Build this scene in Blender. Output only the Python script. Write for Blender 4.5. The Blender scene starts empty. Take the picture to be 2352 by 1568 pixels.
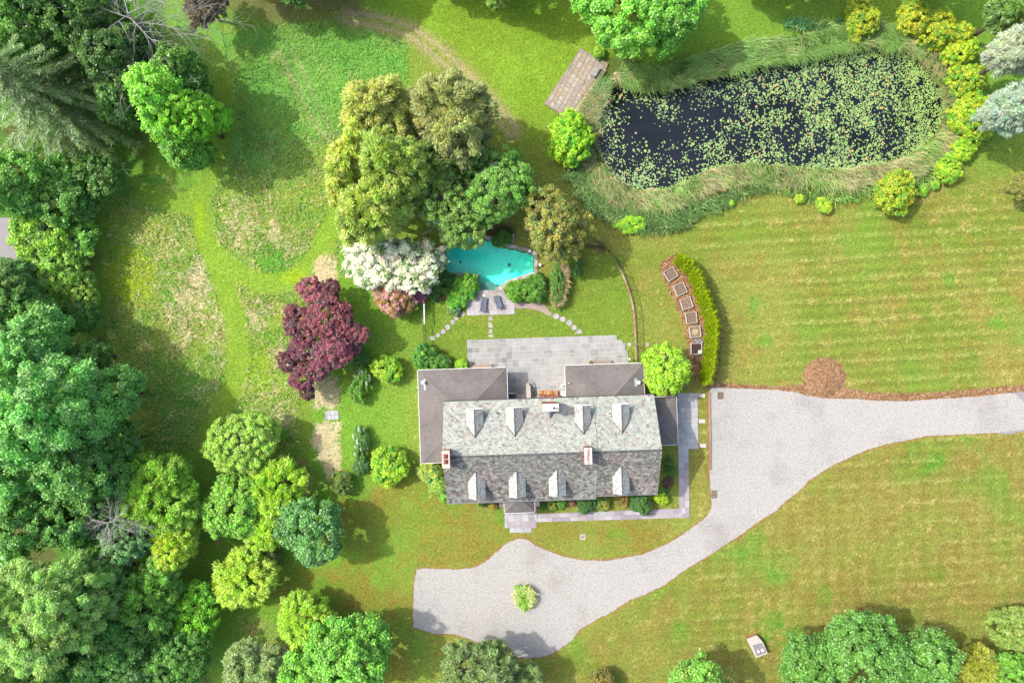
import bpy, bmesh, math, random
import numpy as np
from mathutils import Vector, Matrix
from mathutils.geometry import tessellate_polygon

# ------------------------------------------------------------------ camera, light
S = bpy.context.scene
COL = S.collection
CAMZ = 78.0
cd = bpy.data.cameras.new('camera'); cd.sensor_width = 36; cd.lens = 24; cd.clip_start = 1; cd.clip_end = 3000
cam = bpy.data.objects.new('camera', cd); cam.location = (0, 0, CAMZ); COL.objects.link(cam); S.camera = cam
SUN_EL = math.radians(48.3); SUN_AZ = math.radians(17.2)     # light travels to +x and 17 deg towards -y
sl = bpy.data.lights.new('sun', 'SUN'); sl.energy = 2.1; sl.angle = math.radians(0.55); sl.color = (1.0, .972, .925)
sun = bpy.data.objects.new('sun', sl); COL.objects.link(sun); sun.location = (-60, 20, 90)
tosun = Vector((-math.cos(SUN_EL)*math.cos(SUN_AZ), math.cos(SUN_EL)*math.sin(SUN_AZ), math.sin(SUN_EL)))
sun.rotation_euler = tosun.to_track_quat('Z', 'Y').to_euler()
W = bpy.data.worlds.new('World'); S.world = W; W.use_nodes = True
wn = W.node_tree.nodes; wl = W.node_tree.links
sky = wn.new('ShaderNodeTexSky'); sky.sky_type = 'NISHITA'; sky.sun_disc = False
sky.sun_elevation = SUN_EL; sky.sun_rotation = math.atan2(tosun.x, tosun.y)
sky.dust_density = 4.0; sky.air_density = 1.0; sky.ozone_density = 0.3
wn['Background'].inputs[1].default_value = 0.15
wl.new(sky.outputs[0], wn['Background'].inputs[0])
S.view_settings.view_transform = 'Standard'; S.view_settings.look = 'None'
S.view_settings.exposure = 1.50; S.view_settings.gamma = 1
S.cycles.max_bounces = 5; S.cycles.diffuse_bounces = 4; S.cycles.glossy_bounces = 2
S.cycles.transmission_bounces = 3; S.cycles.transparent_max_bounces = 8

# ------------------------------------------------------------------ helpers
ORD = 'first second third fourth fifth sixth seventh eighth ninth tenth eleventh twelfth thirteenth fourteenth fifteenth sixteenth seventeenth eighteenth nineteenth twentieth twenty-first twenty-second twenty-third twenty-fourth twenty-fifth twenty-sixth twenty-seventh twenty-eighth twenty-ninth thirtieth'.split()
rng = np.random.default_rng(7); random.seed(7)
def P(x, y, z=0.0):                       # point on the plane at height z seen at the given place of the survey drawing
    k = (CAMZ - z)/1568.0
    return Vector(((x-1176)*k, (784-y)*k, z))
def Z(x0, y0, s): return lambda x, y: (x0 + x/s, y0 + y/s)
ZP = Z(995.3, 520.6, 7.314); ZF = Z(1209.7, 505.3, 4.877); ZB = Z(1225, 99.5, 7.586); ZL = Z(934.1, 643.1, 7.314)
ZU = Z(1684.4, 1439.4, 15.75); ZH = Z(1500.6, 558.9, 4.551); ZE = Z(1454.7, 880.5, 4.994); ZN = Z(1225, 826.9, 7.585)
ZS = Z(949.4, 995.3, 6.828); ZT = Z(1225, 995.3, 6.828); ZC = Z(1148.4, 872.8, 12.8)
def tile(i, j): return Z(784*i, (0, 522.9, 1045)[j], 3.0)
T00, T10, T20, T01, T11, T21, T02, T12, T22 = [tile(i, j) for j in range(3) for i in range(3)]
def pts(f, L): return [f(*p) for p in L]

def lin(c):
    c = np.asarray(c, float)
    return np.where(c <= .04045, c/12.92, ((c+.055)/1.055)**2.4)
def hx(h, k=1.0):                          # sRGB hex to linear, divided by k
    return tuple(float(v)/k for v in lin([int(h[i:i+2], 16)/255 for i in (0, 2, 4)]))
KG = 2.2
def tag(o, label=None, cat=None, group=None, kind=None):
    if label: o['label'] = label
    if cat: o['category'] = cat
    if group: o['group'] = group
    if kind: o['kind'] = kind
    return o
def empty(name, loc=(0, 0, 0), rz=0, **k):
    o = bpy.data.objects.new(name, None); o.location = loc; o.rotation_euler = (0, 0, rz); COL.objects.link(o)
    o.empty_display_size = .3
    return tag(o, **k)
def arr_mesh(name, V, F, col=None, smooth=False):  # V (n,3), F (m,k) equal sided faces
    V = np.asarray(V, np.float32); F = np.asarray(F, np.int32); k = F.shape[1]
    me = bpy.data.meshes.new(name)
    me.vertices.add(len(V)); me.vertices.foreach_set('co', V.ravel())
    me.loops.add(F.size); me.loops.foreach_set('vertex_index', F.ravel())
    me.polygons.add(len(F)); me.polygons.foreach_set('loop_start', np.arange(0, F.size, k, dtype=np.int32))
    if col is not None:
        a = me.color_attributes.new('Col', 'FLOAT_COLOR', 'POINT')
        c = np.ones((len(V), 4), np.float32); c[:, :3] = col; a.data.foreach_set('color', c.ravel())
    me.update(calc_edges=True)
    if smooth: me.polygons.foreach_set('use_smooth', np.ones(len(F), bool))
    return me
def link(name, me, mat=None, parent=None, loc=None, **k):
    o = bpy.data.objects.new(name, me); COL.objects.link(o)
    if mat and me and not me.materials: me.materials.append(mat)
    if parent: o.parent = parent
    if loc is not None: o.location = loc
    return tag(o, **k)

class MB:                                   # mesh builder with per-vertex colour
    def __init__(s): s.v = []; s.f = []; s.c = []
    def add(s, vs, fs, c=(.5, .5, .5)):
        b = len(s.v); s.v += [tuple(v) for v in vs]; s.f += [tuple(b+i for i in f) for f in fs]; s.c += [tuple(c)]*len(vs)
    def prism(s, poly, z0, z1, c=(.5,)*3, top=True, cap2=True):
        n = len(poly); vs = [(p[0], p[1], z0) for p in poly]+[(p[0], p[1], z1) for p in poly]
        a = sum(poly[i][0]*poly[(i+1) % n][1]-poly[(i+1) % n][0]*poly[i][1] for i in range(n))
        side = [(i, (i+1) % n, n+(i+1) % n, n+i) for i in range(n)]
        if a < 0: side = [f[::-1] for f in side]
        b = len(s.v)
        s.add(vs, side, c)
        tri = tessellate_polygon([[Vector((p[0], p[1], 0)) for p in poly]])
        for t in tri:
            p = [poly[i] for i in t]
            ar = (p[1][0]-p[0][0])*(p[2][1]-p[0][1])-(p[2][0]-p[0][0])*(p[1][1]-p[0][1])
            if ar < 0: t = t[::-1]
            s.f.append(tuple(b+n+i for i in t))
            if cap2: s.f.append(tuple(b+i for i in t[::-1]))
    def box(s, c0, size, rz=0, c=(.5,)*3, M=None):
        x, y, z = size[0]/2, size[1]/2, size[2]/2
        vs = [Vector((i*x, j*y, k*z)) for k in (-1, 1) for j in (-1, 1) for i in (-1, 1)]
        R = Matrix.Rotation(rz, 3, 'Z')
        vs = [R @ v + Vector(c0) for v in vs]
        if M: vs = [M @ v for v in vs]
        s.add(vs, [(0, 2, 3, 1), (4, 5, 7, 6), (0, 1, 5, 4), (2, 6, 7, 3), (0, 4, 6, 2), (1, 3, 7, 5)], c)
    def bar(s, a, b, r, c=(.5,)*3, n=6, r2=None, cap=True):
        a = Vector(a); b = Vector(b); d = (b-a).normalized(); r2 = r if r2 is None else r2
        u = d.orthogonal().normalized(); w = d.cross(u)
        vs = []
        for q, rr in ((a, r), (b, r2)):
            for i in range(n):
                t = 2*math.pi*i/n; vs.append(q + (u*math.cos(t)+w*math.sin(t))*rr)
        fs = [(i, (i+1) % n, n+(i+1) % n, n+i) for i in range(n)]
        if cap: fs += [tuple(range(n))[::-1], tuple(range(n, 2*n))]
        s.add(vs, fs, c)
    def tube(s, P_, R_, c=(.5,)*3, n=6):     # one connected tapering tube through several points
        vs = []; m = len(P_); P_ = [Vector(p) for p in P_]
        for i, q in enumerate(P_):
            d = (P_[min(i+1, m-1)]-P_[max(i-1, 0)]).normalized()
            u = d.cross(Vector((.31, .2, .9))).normalized(); w = d.cross(u)
            for k in range(n):
                t = 2*math.pi*k/n; vs.append(q+(u*math.cos(t)+w*math.sin(t))*R_[i])
        fs = [(i*n+k, i*n+(k+1) % n, (i+1)*n+(k+1) % n, (i+1)*n+k) for i in range(m-1) for k in range(n)]
        s.add(vs, fs+[tuple(range(n))[::-1], tuple(range((m-1)*n, m*n))], c)
    def lathe(s, c0, prof, c=(.5,)*3, n=14):
        vs = []; m = len(prof)
        for r, z in prof:
            for k in range(n):
                t = 2*math.pi*k/n; vs.append((c0[0]+r*math.cos(t), c0[1]+r*math.sin(t), c0[2]+z))
        fs = [(i*n+k, i*n+(k+1) % n, (i+1)*n+(k+1) % n, (i+1)*n+k) for i in range(m-1) for k in range(n)]
        s.add(vs, fs+[tuple(range(n))[::-1], tuple(range((m-1)*n, m*n))], c)
    def mesh(s, name):
        me = bpy.data.meshes.new(name); me.from_pydata(s.v, [], s.f)
        a = me.color_attributes.new('Col', 'FLOAT_COLOR', 'POINT')
        c = np.ones((len(s.v), 4), np.float32); c[:, :3] = np.array(s.c); a.data.foreach_set('color', c.ravel())
        me.update(); return me
    def build(s, name, mat, parent=None, loc=None, **k): return link(name, s.mesh(name), mat, parent, loc, **k)

# ------------------------------------------------------------------ value noise in numpy
def vnoise(x, y, seed=0, ang=0.6):
    ca, sa = math.cos(ang+seed), math.sin(ang+seed)
    x, y = x*ca-y*sa+seed*17.3, x*sa+y*ca+seed*7.7
    n = 256; g = np.random.default_rng(seed+100).random((n, n))
    xi = np.floor(x).astype(int); yi = np.floor(y).astype(int); fx = x-xi; fy = y-yi
    fx = fx*fx*(3-2*fx); fy = fy*fy*(3-2*fy)
    a = g[xi % n, yi % n]; b = g[(xi+1) % n, yi % n]; c = g[xi % n, (yi+1) % n]; d = g[(xi+1) % n, (yi+1) % n]
    return (a*(1-fx)+b*fx)*(1-fy)+(c*(1-fx)+d*fx)*fy
def fbm(x, y, s, seed=0, o=4):
    r = 0; w = 1; t = 0
    for k in range(o):
        r = r+w*vnoise(x*s, y*s, seed+k*3); t += w; w *= .55; s *= 2.1
    return r/t
def sstep(a, b, x): t = np.clip((x-a)/(b-a), 0, 1); return t*t*(3-2*t)
def inpoly(X, Y, poly):
    r = np.zeros(np.shape(X), bool); n = len(poly)
    for i in range(n):
        x1, y1 = poly[i][:2]; x2, y2 = poly[(i+1) % n][:2]
        if y1 == y2: continue
        r ^= ((y1 > Y) != (y2 > Y)) & (X < (x2-x1)*(Y-y1)/(y2-y1)+x1)
    return r
def segdist(X, Y, line, closed=False):
    d = np.full(np.shape(X), 1e9); L = list(line)+([line[0]] if closed else [])
    for (x1, y1), (x2, y2) in zip([p[:2] for p in L[:-1]], [p[:2] for p in L[1:]]):
        dx, dy = x2-x1, y2-y1; t = np.clip(((X-x1)*dx+(Y-y1)*dy)/(dx*dx+dy*dy+1e-9), 0, 1)
        d = np.minimum(d, np.hypot(X-x1-t*dx, Y-y1-t*dy))
    return d
def softpoly(X, Y, poly, w, n=0):            # 1 inside, fading over w, edge shifted by n
    d = segdist(X, Y, poly, True); d = np.where(inpoly(X, Y, poly), d, -d)
    return sstep(-w, w, d+n)
def clip(poly, conv):                        # Sutherland-Hodgman, conv counter clockwise
    out = list(poly)
    for i in range(len(conv)):
        a = conv[i]; b = conv[(i+1) % len(conv)]
        def side(p): return (b[0]-a[0])*(p[1]-a[1])-(b[1]-a[1])*(p[0]-a[0])
        src = out; out = []
        for j in range(len(src)):
            p, q = src[j-1], src[j]; sp, sq = side(p), side(q)
            if sq >= 0:
                if sp < 0: t = sp/(sp-sq); out.append((p[0]+(q[0]-p[0])*t, p[1]+(q[1]-p[1])*t))
                out.append(q)
            elif sp >= 0: t = sp/(sp-sq); out.append((p[0]+(q[0]-p[0])*t, p[1]+(q[1]-p[1])*t))
        if not out: return []
    return out
def smooth_line(L, closed=True, it=2):
    for _ in range(it):
        n = len(L); out = []
        rngi = range(n) if closed else range(n-1)
        if not closed: out.append(L[0])
        for i in rngi:
            a, b = L[i], L[(i+1) % n]
            out += [(a[0]*.75+b[0]*.25, a[1]*.75+b[1]*.25), (a[0]*.25+b[0]*.75, a[1]*.25+b[1]*.75)]
        if not closed: out.append(L[-1])
        L = out
    return L
def rough(poly, step=.25, amp=.06, seed=0):  # resample a closed outline and jitter it
    out = []; n = len(poly)
    for i in range(n):
        a = Vector(poly[i][:2]); b = Vector(poly[(i+1) % n][:2]); m = max(1, int((b-a).length/step))
        for k in range(m): out.append(a.lerp(b, k/m))
    r = random.Random(seed); return [(p.x+r.uniform(-amp, amp), p.y+r.uniform(-amp, amp)) for p in out]

# ------------------------------------------------------------------ materials
def mat(name, color=None, rough_=.8, attr=False, noise=None, bump=None, metal=0, spec=.3, vary=None, coat=0):
    """noise=(scale, amount): multiplies the colour; vary=[(scale, hexcolour, threshold lo, hi)]; bump=(scale, strength)"""
    m = bpy.data.materials.new(name); m.use_nodes = True; nt = m.node_tree; N = nt.nodes; L = nt.links
    b = N['Principled BSDF']; b.inputs['Roughness'].default_value = rough_; b.inputs['Metallic'].default_value = metal
    b.inputs['Specular IOR Level'].default_value = spec
    tc = N.new('ShaderNodeTexCoord')
    if attr:
        a = N.new('ShaderNodeAttribute'); a.attribute_name = 'Col'; out = a.outputs['Color']
    else:
        a = N.new('ShaderNodeRGB'); a.outputs[0].default_value = (*color, 1); out = a.outputs[0]
    def tex(sc, det=4):
        t = N.new('ShaderNodeTexNoise'); t.inputs['Scale'].default_value = sc; t.inputs['Detail'].default_value = det
        t.inputs['Roughness'].default_value = .65
        L.new(tc.outputs['Object'], t.inputs['Vector']); return t
    for sc, c2, lo, hi in (vary or []):
        t = tex(sc); r = N.new('ShaderNodeMapRange'); r.inputs[1].default_value = lo; r.inputs[2].default_value = hi
        L.new(t.outputs[0], r.inputs[0]); mx = N.new('ShaderNodeMix'); mx.data_type = 'RGBA'
        L.new(r.outputs[0], mx.inputs[0]); L.new(out, mx.inputs[6]); mx.inputs[7].default_value = (*c2, 1); out = mx.outputs[2]
    for sc, am in (noise or []):
        t = tex(sc); r = N.new('ShaderNodeMapRange'); r.inputs[1].default_value = .3; r.inputs[2].default_value = .7
        r.inputs[3].default_value = 1-am; r.inputs[4].default_value = 1+am; r.clamp = False
        L.new(t.outputs[0], r.inputs[0]); mx = N.new('ShaderNodeVectorMath'); mx.operation = 'SCALE'
        L.new(out, mx.inputs[0]); L.new(r.outputs[0], mx.inputs['Scale']); out = mx.outputs[0]
    L.new(out, b.inputs['Base Color'])
    if bump:
        t = tex(bump[0], 5); bp = N.new('ShaderNodeBump'); bp.inputs['Strength'].default_value = bump[1]
        bp.inputs['Distance'].default_value = bump[2] if len(bump) > 2 else .05
        L.new(t.outputs[0], bp.inputs['Height']); L.new(bp.outputs[0], b.inputs['Normal'])
    return m
def leaf_mat(name, trans=.42, gloss=.12):
    m = bpy.data.materials.new(name); m.use_nodes = True; nt = m.node_tree; N = nt.nodes; L = nt.links
    N.remove(N['Principled BSDF'])
    a = N.new('ShaderNodeAttribute'); a.attribute_name = 'Col'
    d = N.new('ShaderNodeBsdfDiffuse'); t = N.new('ShaderNodeBsdfTranslucent'); mx = N.new('ShaderNodeMixShader')
    g = N.new('ShaderNodeBsdfGlossy'); g.inputs['Roughness'].default_value = .5; g.inputs[0].default_value = (.9, 1, .9, 1)
    tint = N.new('ShaderNodeVectorMath'); tint.operation = 'MULTIPLY'; tint.inputs[1].default_value = (1.3, 1.3, .55)
    L.new(a.outputs[0], d.inputs[0]); L.new(a.outputs[0], tint.inputs[0]); L.new(tint.outputs[0], t.inputs[0])
    mx.inputs[0].default_value = trans; L.new(d.outputs[0], mx.inputs[1]); L.new(t.outputs[0], mx.inputs[2])
    m2 = N.new('ShaderNodeMixShader'); m2.inputs[0].default_value = gloss*.35
    L.new(mx.outputs[0], m2.inputs[1]); L.new(g.outputs[0], m2.inputs[2]); L.new(m2.outputs[0], N['Material Output'].inputs[0])
    return m
LEAF = leaf_mat('foliage'); PETAL = leaf_mat('petals', .25, .05); BLADE = leaf_mat('grass_blades', .3, .05)
BARK = mat('bark', hx('6a5a4c', 2), noise=[(3, .3)], bump=(8, .5)); DEADWOOD = mat('dead_wood', hx('b9b4ae', 2.2), noise=[(2, .2)])
STONE = mat('flagstone', attr=True, noise=[(1.1, .10), (7, .13)], bump=(14, .25, .02), rough_=.75)
SLATE = mat('slate', attr=True, noise=[(9, .16)], rough_=.6, bump=(20, .2, .02))
PAINTW = mat('white_paint', hx('ece9e4', 1.25), noise=[(1.5, .04)], rough_=.5)
WOODW = mat('weathered_wood', attr=True, noise=[(6, .2)], bump=(20, .3, .02))
ATT = mat('painted', attr=True, rough_=.55, noise=[(5, .08)])
METALB = mat('black_metal', (.012, .012, .013), rough_=.4, metal=0, spec=.5)
BRICK = mat('brickwork', attr=True, noise=[(12, .22)], bump=(25, .3, .02))
# ------------------------------------------------------------------ outlines on the ground
def W2(L, z=0): return [tuple(P(x, y, z)[:2]) for x, y in L]
pond_px = [(1396,165),(1420,180),(1450,192),(1500,203),(1568,189),(1635,168),(1691,155),(1755,147),(1845,137),(1901,123),(1968,110),
 (2041,108),(2081,120),(2115,143),(2158,180),(2175,217),(2176,260),(2158,300),(2128,337),(2068,370),(2001,383),(1935,393),(1868,389),
 (1768,381),(1701,379),(1645,388),(1601,410),(1568,430),(1534,440),(1484,445),(1434,430),(1401,400),(1381,367),(1367,333),(1371,300),(1384,260),(1394,217)]
pond = smooth_line(W2(pond_px), True, 1)
pool_px = pts(ZP, [(200,370),(260,345),(345,305),(430,280),(500,225),(560,195),(640,165),(720,130),(770,135),(810,170),(860,205),(960,235),
 (1080,270),(1150,320),(1190,350),(1290,360),(1380,372),(1450,400),(1560,415),(1640,455),(1690,480),(1690,760),(1560,800),(1400,850),
 (1240,900),(1190,940),(1130,995),(1085,1015),(1020,1070),(748,1065),(765,930),(765,800),(600,790),(400,778),(190,765)])
pool = W2(pool_px)
drive_px = [(957,1308),(970.7,1304),(1011,1306),(1051,1307),(1084,1304),(1110.7,1293),(1137,1270),(1167,1245),(1194,1235),(1214,1240),
 (1231,1253),(1261,1265),(1297,1278),(1334,1285),(1384,1288),(1427,1282),(1477,1272),(1534,1248),(1568,1227),(1608,1198),(1628,1180),(1634,1160),
 (1634,1145),(1630,1095),(1629,1045),(1629,896),(1634,890),(1678,891),(1735,893),(1781,895),(1821,899.6),(1851,908),(1895,914.6),(1968,916),
 (2018,919.6),(2078,921),(2151,916),(2235,911),(2285,906),(2325,902),(2340,907),(2420,911),(2700,925),(2700,985),(2450,985),(2352,990),(2301,993),(2268,994.6),
 (2185,998),(2135,999.6),(2088,1009.6),(2035,1019.6),(1991,1033),(1961,1045),(1918,1065),(1881,1088),(1858,1103),(1835,1127),
 (1801,1153),(1781,1173),(1741,1197),(1701,1228),(1651,1260),(1611,1285),(1568,1311),(1527,1342),(1484,1363),(1444,1378),(1404,1405),
 (1364,1425),(1331,1445),(1314,1468),(1287,1490),(1251,1507),(1211,1510),(1177,1505),(1141,1490),(1104,1477),(1071,1463),(1037,1454),
 (997,1454),(971,1445),(950,1440),(949,1395),(951,1338)]
drive = W2(drive_px)

# ------------------------------------------------------------------ the ground: one sheet, coloured by what grows there, one shaded zone lightened
def axis(lo, hi, st, far):
    a = np.arange(lo, hi+1e-6, st); o = []; d = st*2; x = hi
    while x < far: x += d; o.append(x); d *= 1.5
    return np.concatenate([-(np.array(o)-hi)[::-1]+lo, a, o])
gx = axis(-60.5, 60.5, .16, 900); gy = axis(-41, 41, .16, 900)
X, Y = np.meshgrid(gx, gy, indexing='ij')
KG = 2.05
def C3(h, k=KG): return np.array(hx(h, k))
def mixc(A, c, m): return A*(1-m[..., None])+np.asarray(c)*m[..., None]
n1 = fbm(X, Y, .09, 1); n2 = fbm(X, Y, .35, 2); n3 = fbm(X, Y, 1.6, 3, 3); n4 = fbm(X, Y, .18, 4); nf = rng.random(X.shape)
nn = (n3-.5)*.8+(nf-.5)*.5
# mown lawn
leftl = sstep(-4, -18, X)
G = mixc(np.ones(X.shape+(3,))*C3('9ba24c'), C3('869a3c'), sstep(.40, .62, n1+.3*nn))
G = mixc(G, C3('82b83f'), leftl*.85)
dryness = sstep(-10, 42, X)*.12+.11*sstep(12, -30, Y)-.12*leftl
G = mixc(G, C3('aa9c54'), sstep(.54, .74, n2*.6+n4*.4+.28*nn+dryness-.07)*.6)
G = mixc(G, C3('9f8c48'), sstep(.58, .74, fbm(X, Y, .6, 9)+.2*nn+dryness*.6-.03)*.5)
G = mixc(G, C3('c9b878'), sstep(.66, .8, n3*.7+nf*.3+dryness*.4-.06)*.55)
front = softpoly(X, Y, W2([(780,1120),(1180,1150),(1560,1200),(1500,1300),(1200,1240),(1100,1330),(940,1310),(930,1568),(640,1568),(640,1290),(790,1290)]), 2.5, (n2-.5)*5)
G = mixc(G, C3('9a8c3e'), front*sstep(.25, .6, n2+.4*nn)*.9)
G = mixc(G, C3('889a3e'), front*sstep(.45, .6, fbm(X, Y, .5, 21))*.6)
vivid = sstep(.58, .74, fbm(X, Y, .16, 15)+.2*nn)*(1-front)
G = mixc(G, C3('78ab3c'), vivid*.45)
for (x, y, r) in [(1755,1010,9),(2130,1075,22),(2215,1000,16),(1735,700,20),(2060,480,16),(2300,990,14),(1735,1240,26),(1780,1320,26),(1770,1440,34),(1820,1460,40),(1900,1370,22),
                  (1700,1270,18),(2150,1060,20),(1560,1440,14),(740,1336,16),(1160,1190,26),(1420,1225,20),(2180,640,18),(1948,670,5),(2290,740,20),(1760,780,20)]:
    p = P(x, y); d = np.hypot(X-p.x, Y-p.y)/(r*.05)
    G = mixc(G, C3('5fae33'), sstep(1.3, .4, d+(n3-.5)*1.6+(nf-.5)*.6)*.5)
# top lawn, brighter
topl = softpoly(X, Y, W2([(600,60),(800,20),(1000,-30),(1300,-60),(1400,120),(1250,330),(1180,300),(1100,180),(950,80)]), 3, (n2-.5)*3)
G = mixc(G, C3('88b42e'), topl*.75)
G = mixc(G, C3('98c040'), topl*sstep(.5, .65, n2+.3*nn)*.6)
# lawn about the pool, darker finer green
pl = softpoly(X, Y, W2([(980,700),(1100,720),(1230,720),(1330,560),(1440,600),(1470,800),(1440,830),(1060,830),(1000,830),(970,780)]), 1, 0)
G = mixc(G, C3('7f9f38'), pl*.7); G = mixc(G, C3('a0a347'), pl*sstep(.5, .68, n2+.3*nn)*.5)
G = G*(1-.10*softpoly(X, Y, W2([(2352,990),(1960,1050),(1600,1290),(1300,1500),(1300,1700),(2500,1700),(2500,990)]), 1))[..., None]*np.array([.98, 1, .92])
# stripes left by the mower
right = sstep(16, 24, X)*np.maximum(sstep(19, 14, Y), sstep(52, 56, X))
G = mixc(G, C3('84b63c'), sstep(25, 29, Y)*sstep(8, 14, X)*.75)
a = math.radians(3.4); u = (-X*math.sin(a)+Y*math.cos(a)); per = 1.18
st = np.sin(u*2*math.pi/per+(n4-.5)*1.5)
sm = right*(.45+.9*sstep(.35, .65, n1))
G = G*(1+.075*st*sm+.05*np.sin(X*2*math.pi/1.9+(n1-.5)*2)*right*sstep(0, -20, Y))[..., None]
G = mixc(G, C3('c3b972'), sm*sstep(.86, 1.0, np.sin(u*math.pi/per+1.2+(n4-.5))*.5+.5)*sstep(.45, .75, n3*.6+nf*.5)*.42)
# meadow
mead = W2([(390,40),(560,60),(780,40),(905,70),(938,110),(935,190),(900,300),(800,330),(780,540),(770,600),(775,680),(700,700),(680,900),
           (690,1000),(650,1060),(560,1000),(480,1020),(300,1060),(230,980),(210,700),(200,560),(230,430),(330,400),(470,390),(500,250)])
M = softpoly(X, Y, mead, .5, (n3-.5)*.8)
mc = mixc(np.ones(X.shape+(3,))*C3('9dba48'), C3('80ae40'), sstep(.42, .6, n2+.3*nn))
mc = mixc(mc, C3('74b548'), sstep(.45, .65, fbm(X, Y, .12, 31)+.2*nn)*.8)
mc = mixc(mc, C3('a9b452'), sstep(.5, .66, fbm(X, Y, .45, 33)+.3*nn)*.6)
mc = mixc(mc, C3('5c9a38'), sstep(.62, .72, fbm(X, Y, .8, 37)+.2*nn)*.6)
upg = softpoly(X, Y, W2([(600,80),(930,90),(935,190),(880,260),(760,270),(740,330),(640,250)]), 2, (n2-.5)*3)
mc = mixc(mc, mixc(np.ones(X.shape+(3,))*C3('8cc858'), C3('74b648'), sstep(.4, .6, n3*.6+n2*.4)), upg*.85)
strawy = np.zeros(X.shape)
for (x, y, rx, ry, s) in [(450,650,34,60,1),(430,690,60,110,.75),(560,520,80,90,.62),(630,545,18,60,.8),(660,580,14,40,.7),(590,730,26,40,.8),(610,700,60,40,.6),(640,810,26,40,.7),(600,900,60,60,.6),
                          (620,360,18,50,.7),(640,120,24,60,.65),(650,960,40,60,.6),(500,740,40,120,.55),(400,560,60,60,.5),(480,900,40,50,.5),(650,560,90,50,.5),(700,640,40,30,.5),(430,760,60,60,.55)]:
    p = P(x, y); d = ((X-p.x)/(rx*.05))**2+((Y-p.y)/(ry*.05))**2
    strawy = np.maximum(strawy, s*np.exp(-d*.8))
sw = sstep(.52, .74, strawy*.55+n3*.45+(nf-.5)*.22+.06)
mc = mixc(mc, C3('d9c795'), sw*.9)
mc = mixc(mc, C3('e8d6b4'), sw*sstep(.55, .8, nf)*.6)
p = P(300, 630); dd = np.hypot((X-p.x)/2.9, (Y-p.y)/3.6)
yel = sstep(1.25, .7, dd+(n3-.5)*1.0+(nf-.5)*.3)
mc = mixc(mc, C3('a5c420'), yel*.85)
p = P(590, 850); dd = np.hypot((X-p.x)/2.2, (Y-p.y)/3.6); mc = mixc(mc, C3('9cc62c'), sstep(1.2, .6, dd+(n3-.5)*1.2)*.7)
p = P(620, 590); dd = np.hypot((X-p.x)/2.2, (Y-p.y)/2.4); mc = mixc(mc, C3('55a82c'), sstep(1.2, .6, dd+(n3-.5)*1.4)*.7)
G = mixc(G, mc, M)
lifted_shade = softpoly(X, Y, W2([(390,40),(640,50),(720,230),(740,330),(640,420),(500,420),(480,330),(520,250)]), 3, (n2-.5)*5)  # zone under the trees' shade, painted a lighter green to lift the shade
G = mixc(G, mixc(np.ones(X.shape+(3,))*C3('84cc58'), C3('96c254'), sstep(.45, .6, n2)), lifted_shade*.75)
G = mixc(G, C3('d4bc90'), lifted_shade*sstep(.62, .78, n3*.6+n2*.25+nf*.15)*.5)
# mown paths through the meadow
def path(line, w, col, soft=.35, m=.9):
    global G
    L = smooth_line(W2(line), False, 2); d = segdist(X, Y, L)
    G = mixc(G, C3(col), sstep(w*.05+soft, w*.05-soft, d+(n3-.5)*.25)*m)
path([(330,440),(400,470),(455,455),(470,420),(500,360),(520,280),(510,180)], 22, '8fb83e')
path([(455,455),(462,500),(478,570),(510,640),(535,720),(545,800),(540,880),(515,930),(480,990)], 23, '93b83c')
path([(478,570),(520,610),(570,640),(620,655),(680,640),(720,600),(750,540),(775,490)], 23, '94ba3e')
path([(225,420),(215,520),(215,640),(225,760),(250,860)], 18, '7fae40')
path([(456,470),(462,540)], 8, 'a3c926', .2, .7)
path([(660,640),(690,630)], 14, 'a9c922', .3, .6)
path([(690,700),(680,820),(700,930),(700,1020),(690,1100)], 14, '8fa83e', .5, .8)
# tracks
path([(640,120),(690,220),(745,320)], 8, 'bcc080', .25, .7)
path([(670,110),(720,220),(765,310)], 6, 'bcc080', .25, .6)
L1 = smooth_line(W2([(800,40),(880,50),(960,80),(1040,150),(1110,220),(1175,300)]), False, 2); d = segdist(X, Y, L1)
G = mixc(G, C3('bcb078'), sstep(1.3, .2, np.abs(d-.55)+(n3-.5)*.6)*.62*sstep(.3, .5, n2+.3*nf))
G = mixc(G, C3('c8b890'), sstep(.35, .1, np.abs(d-.55)+(n3-.5)*.3)*.6)
# beds of straw
for q in ([(718,640),(728,588),(760,580),(776,600),(776,690),(722,700)], [(716,868),(778,866),(779,938),(718,938)], [(720,970),(780,968),(783,1060),(776,1108),(752,1100),(736,1060),(720,1020)]):
    s_ = softpoly(X, Y, W2(q), .25, (n3-.5)*1.1+(nf-.5)*.4)*sstep(.18, .42, n3*.6+nf*.4)
    G = mixc(G, mixc(np.ones(X.shape+(3,))*C3('eedcb4'), C3('cbb27a'), sstep(.5, .8, nf*.5+n3*.5)), s_*.9)
for (x, y, rx, ry) in [(680,1062,28,8),(708,1110,8,30),(700,1480,30,30),(640,1500,55,30),(650,1560,60,20),(590,1440,40,20),(500,1230,10,20)]:
    p = P(x, y); d = ((X-p.x)/(rx*.05))**2+((Y-p.y)/(ry*.05))**2
    G = mixc(G, C3('c3a678'), np.exp(-d)*sstep(.3, .6, n3*.6+nf*.4)*.8)
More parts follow.
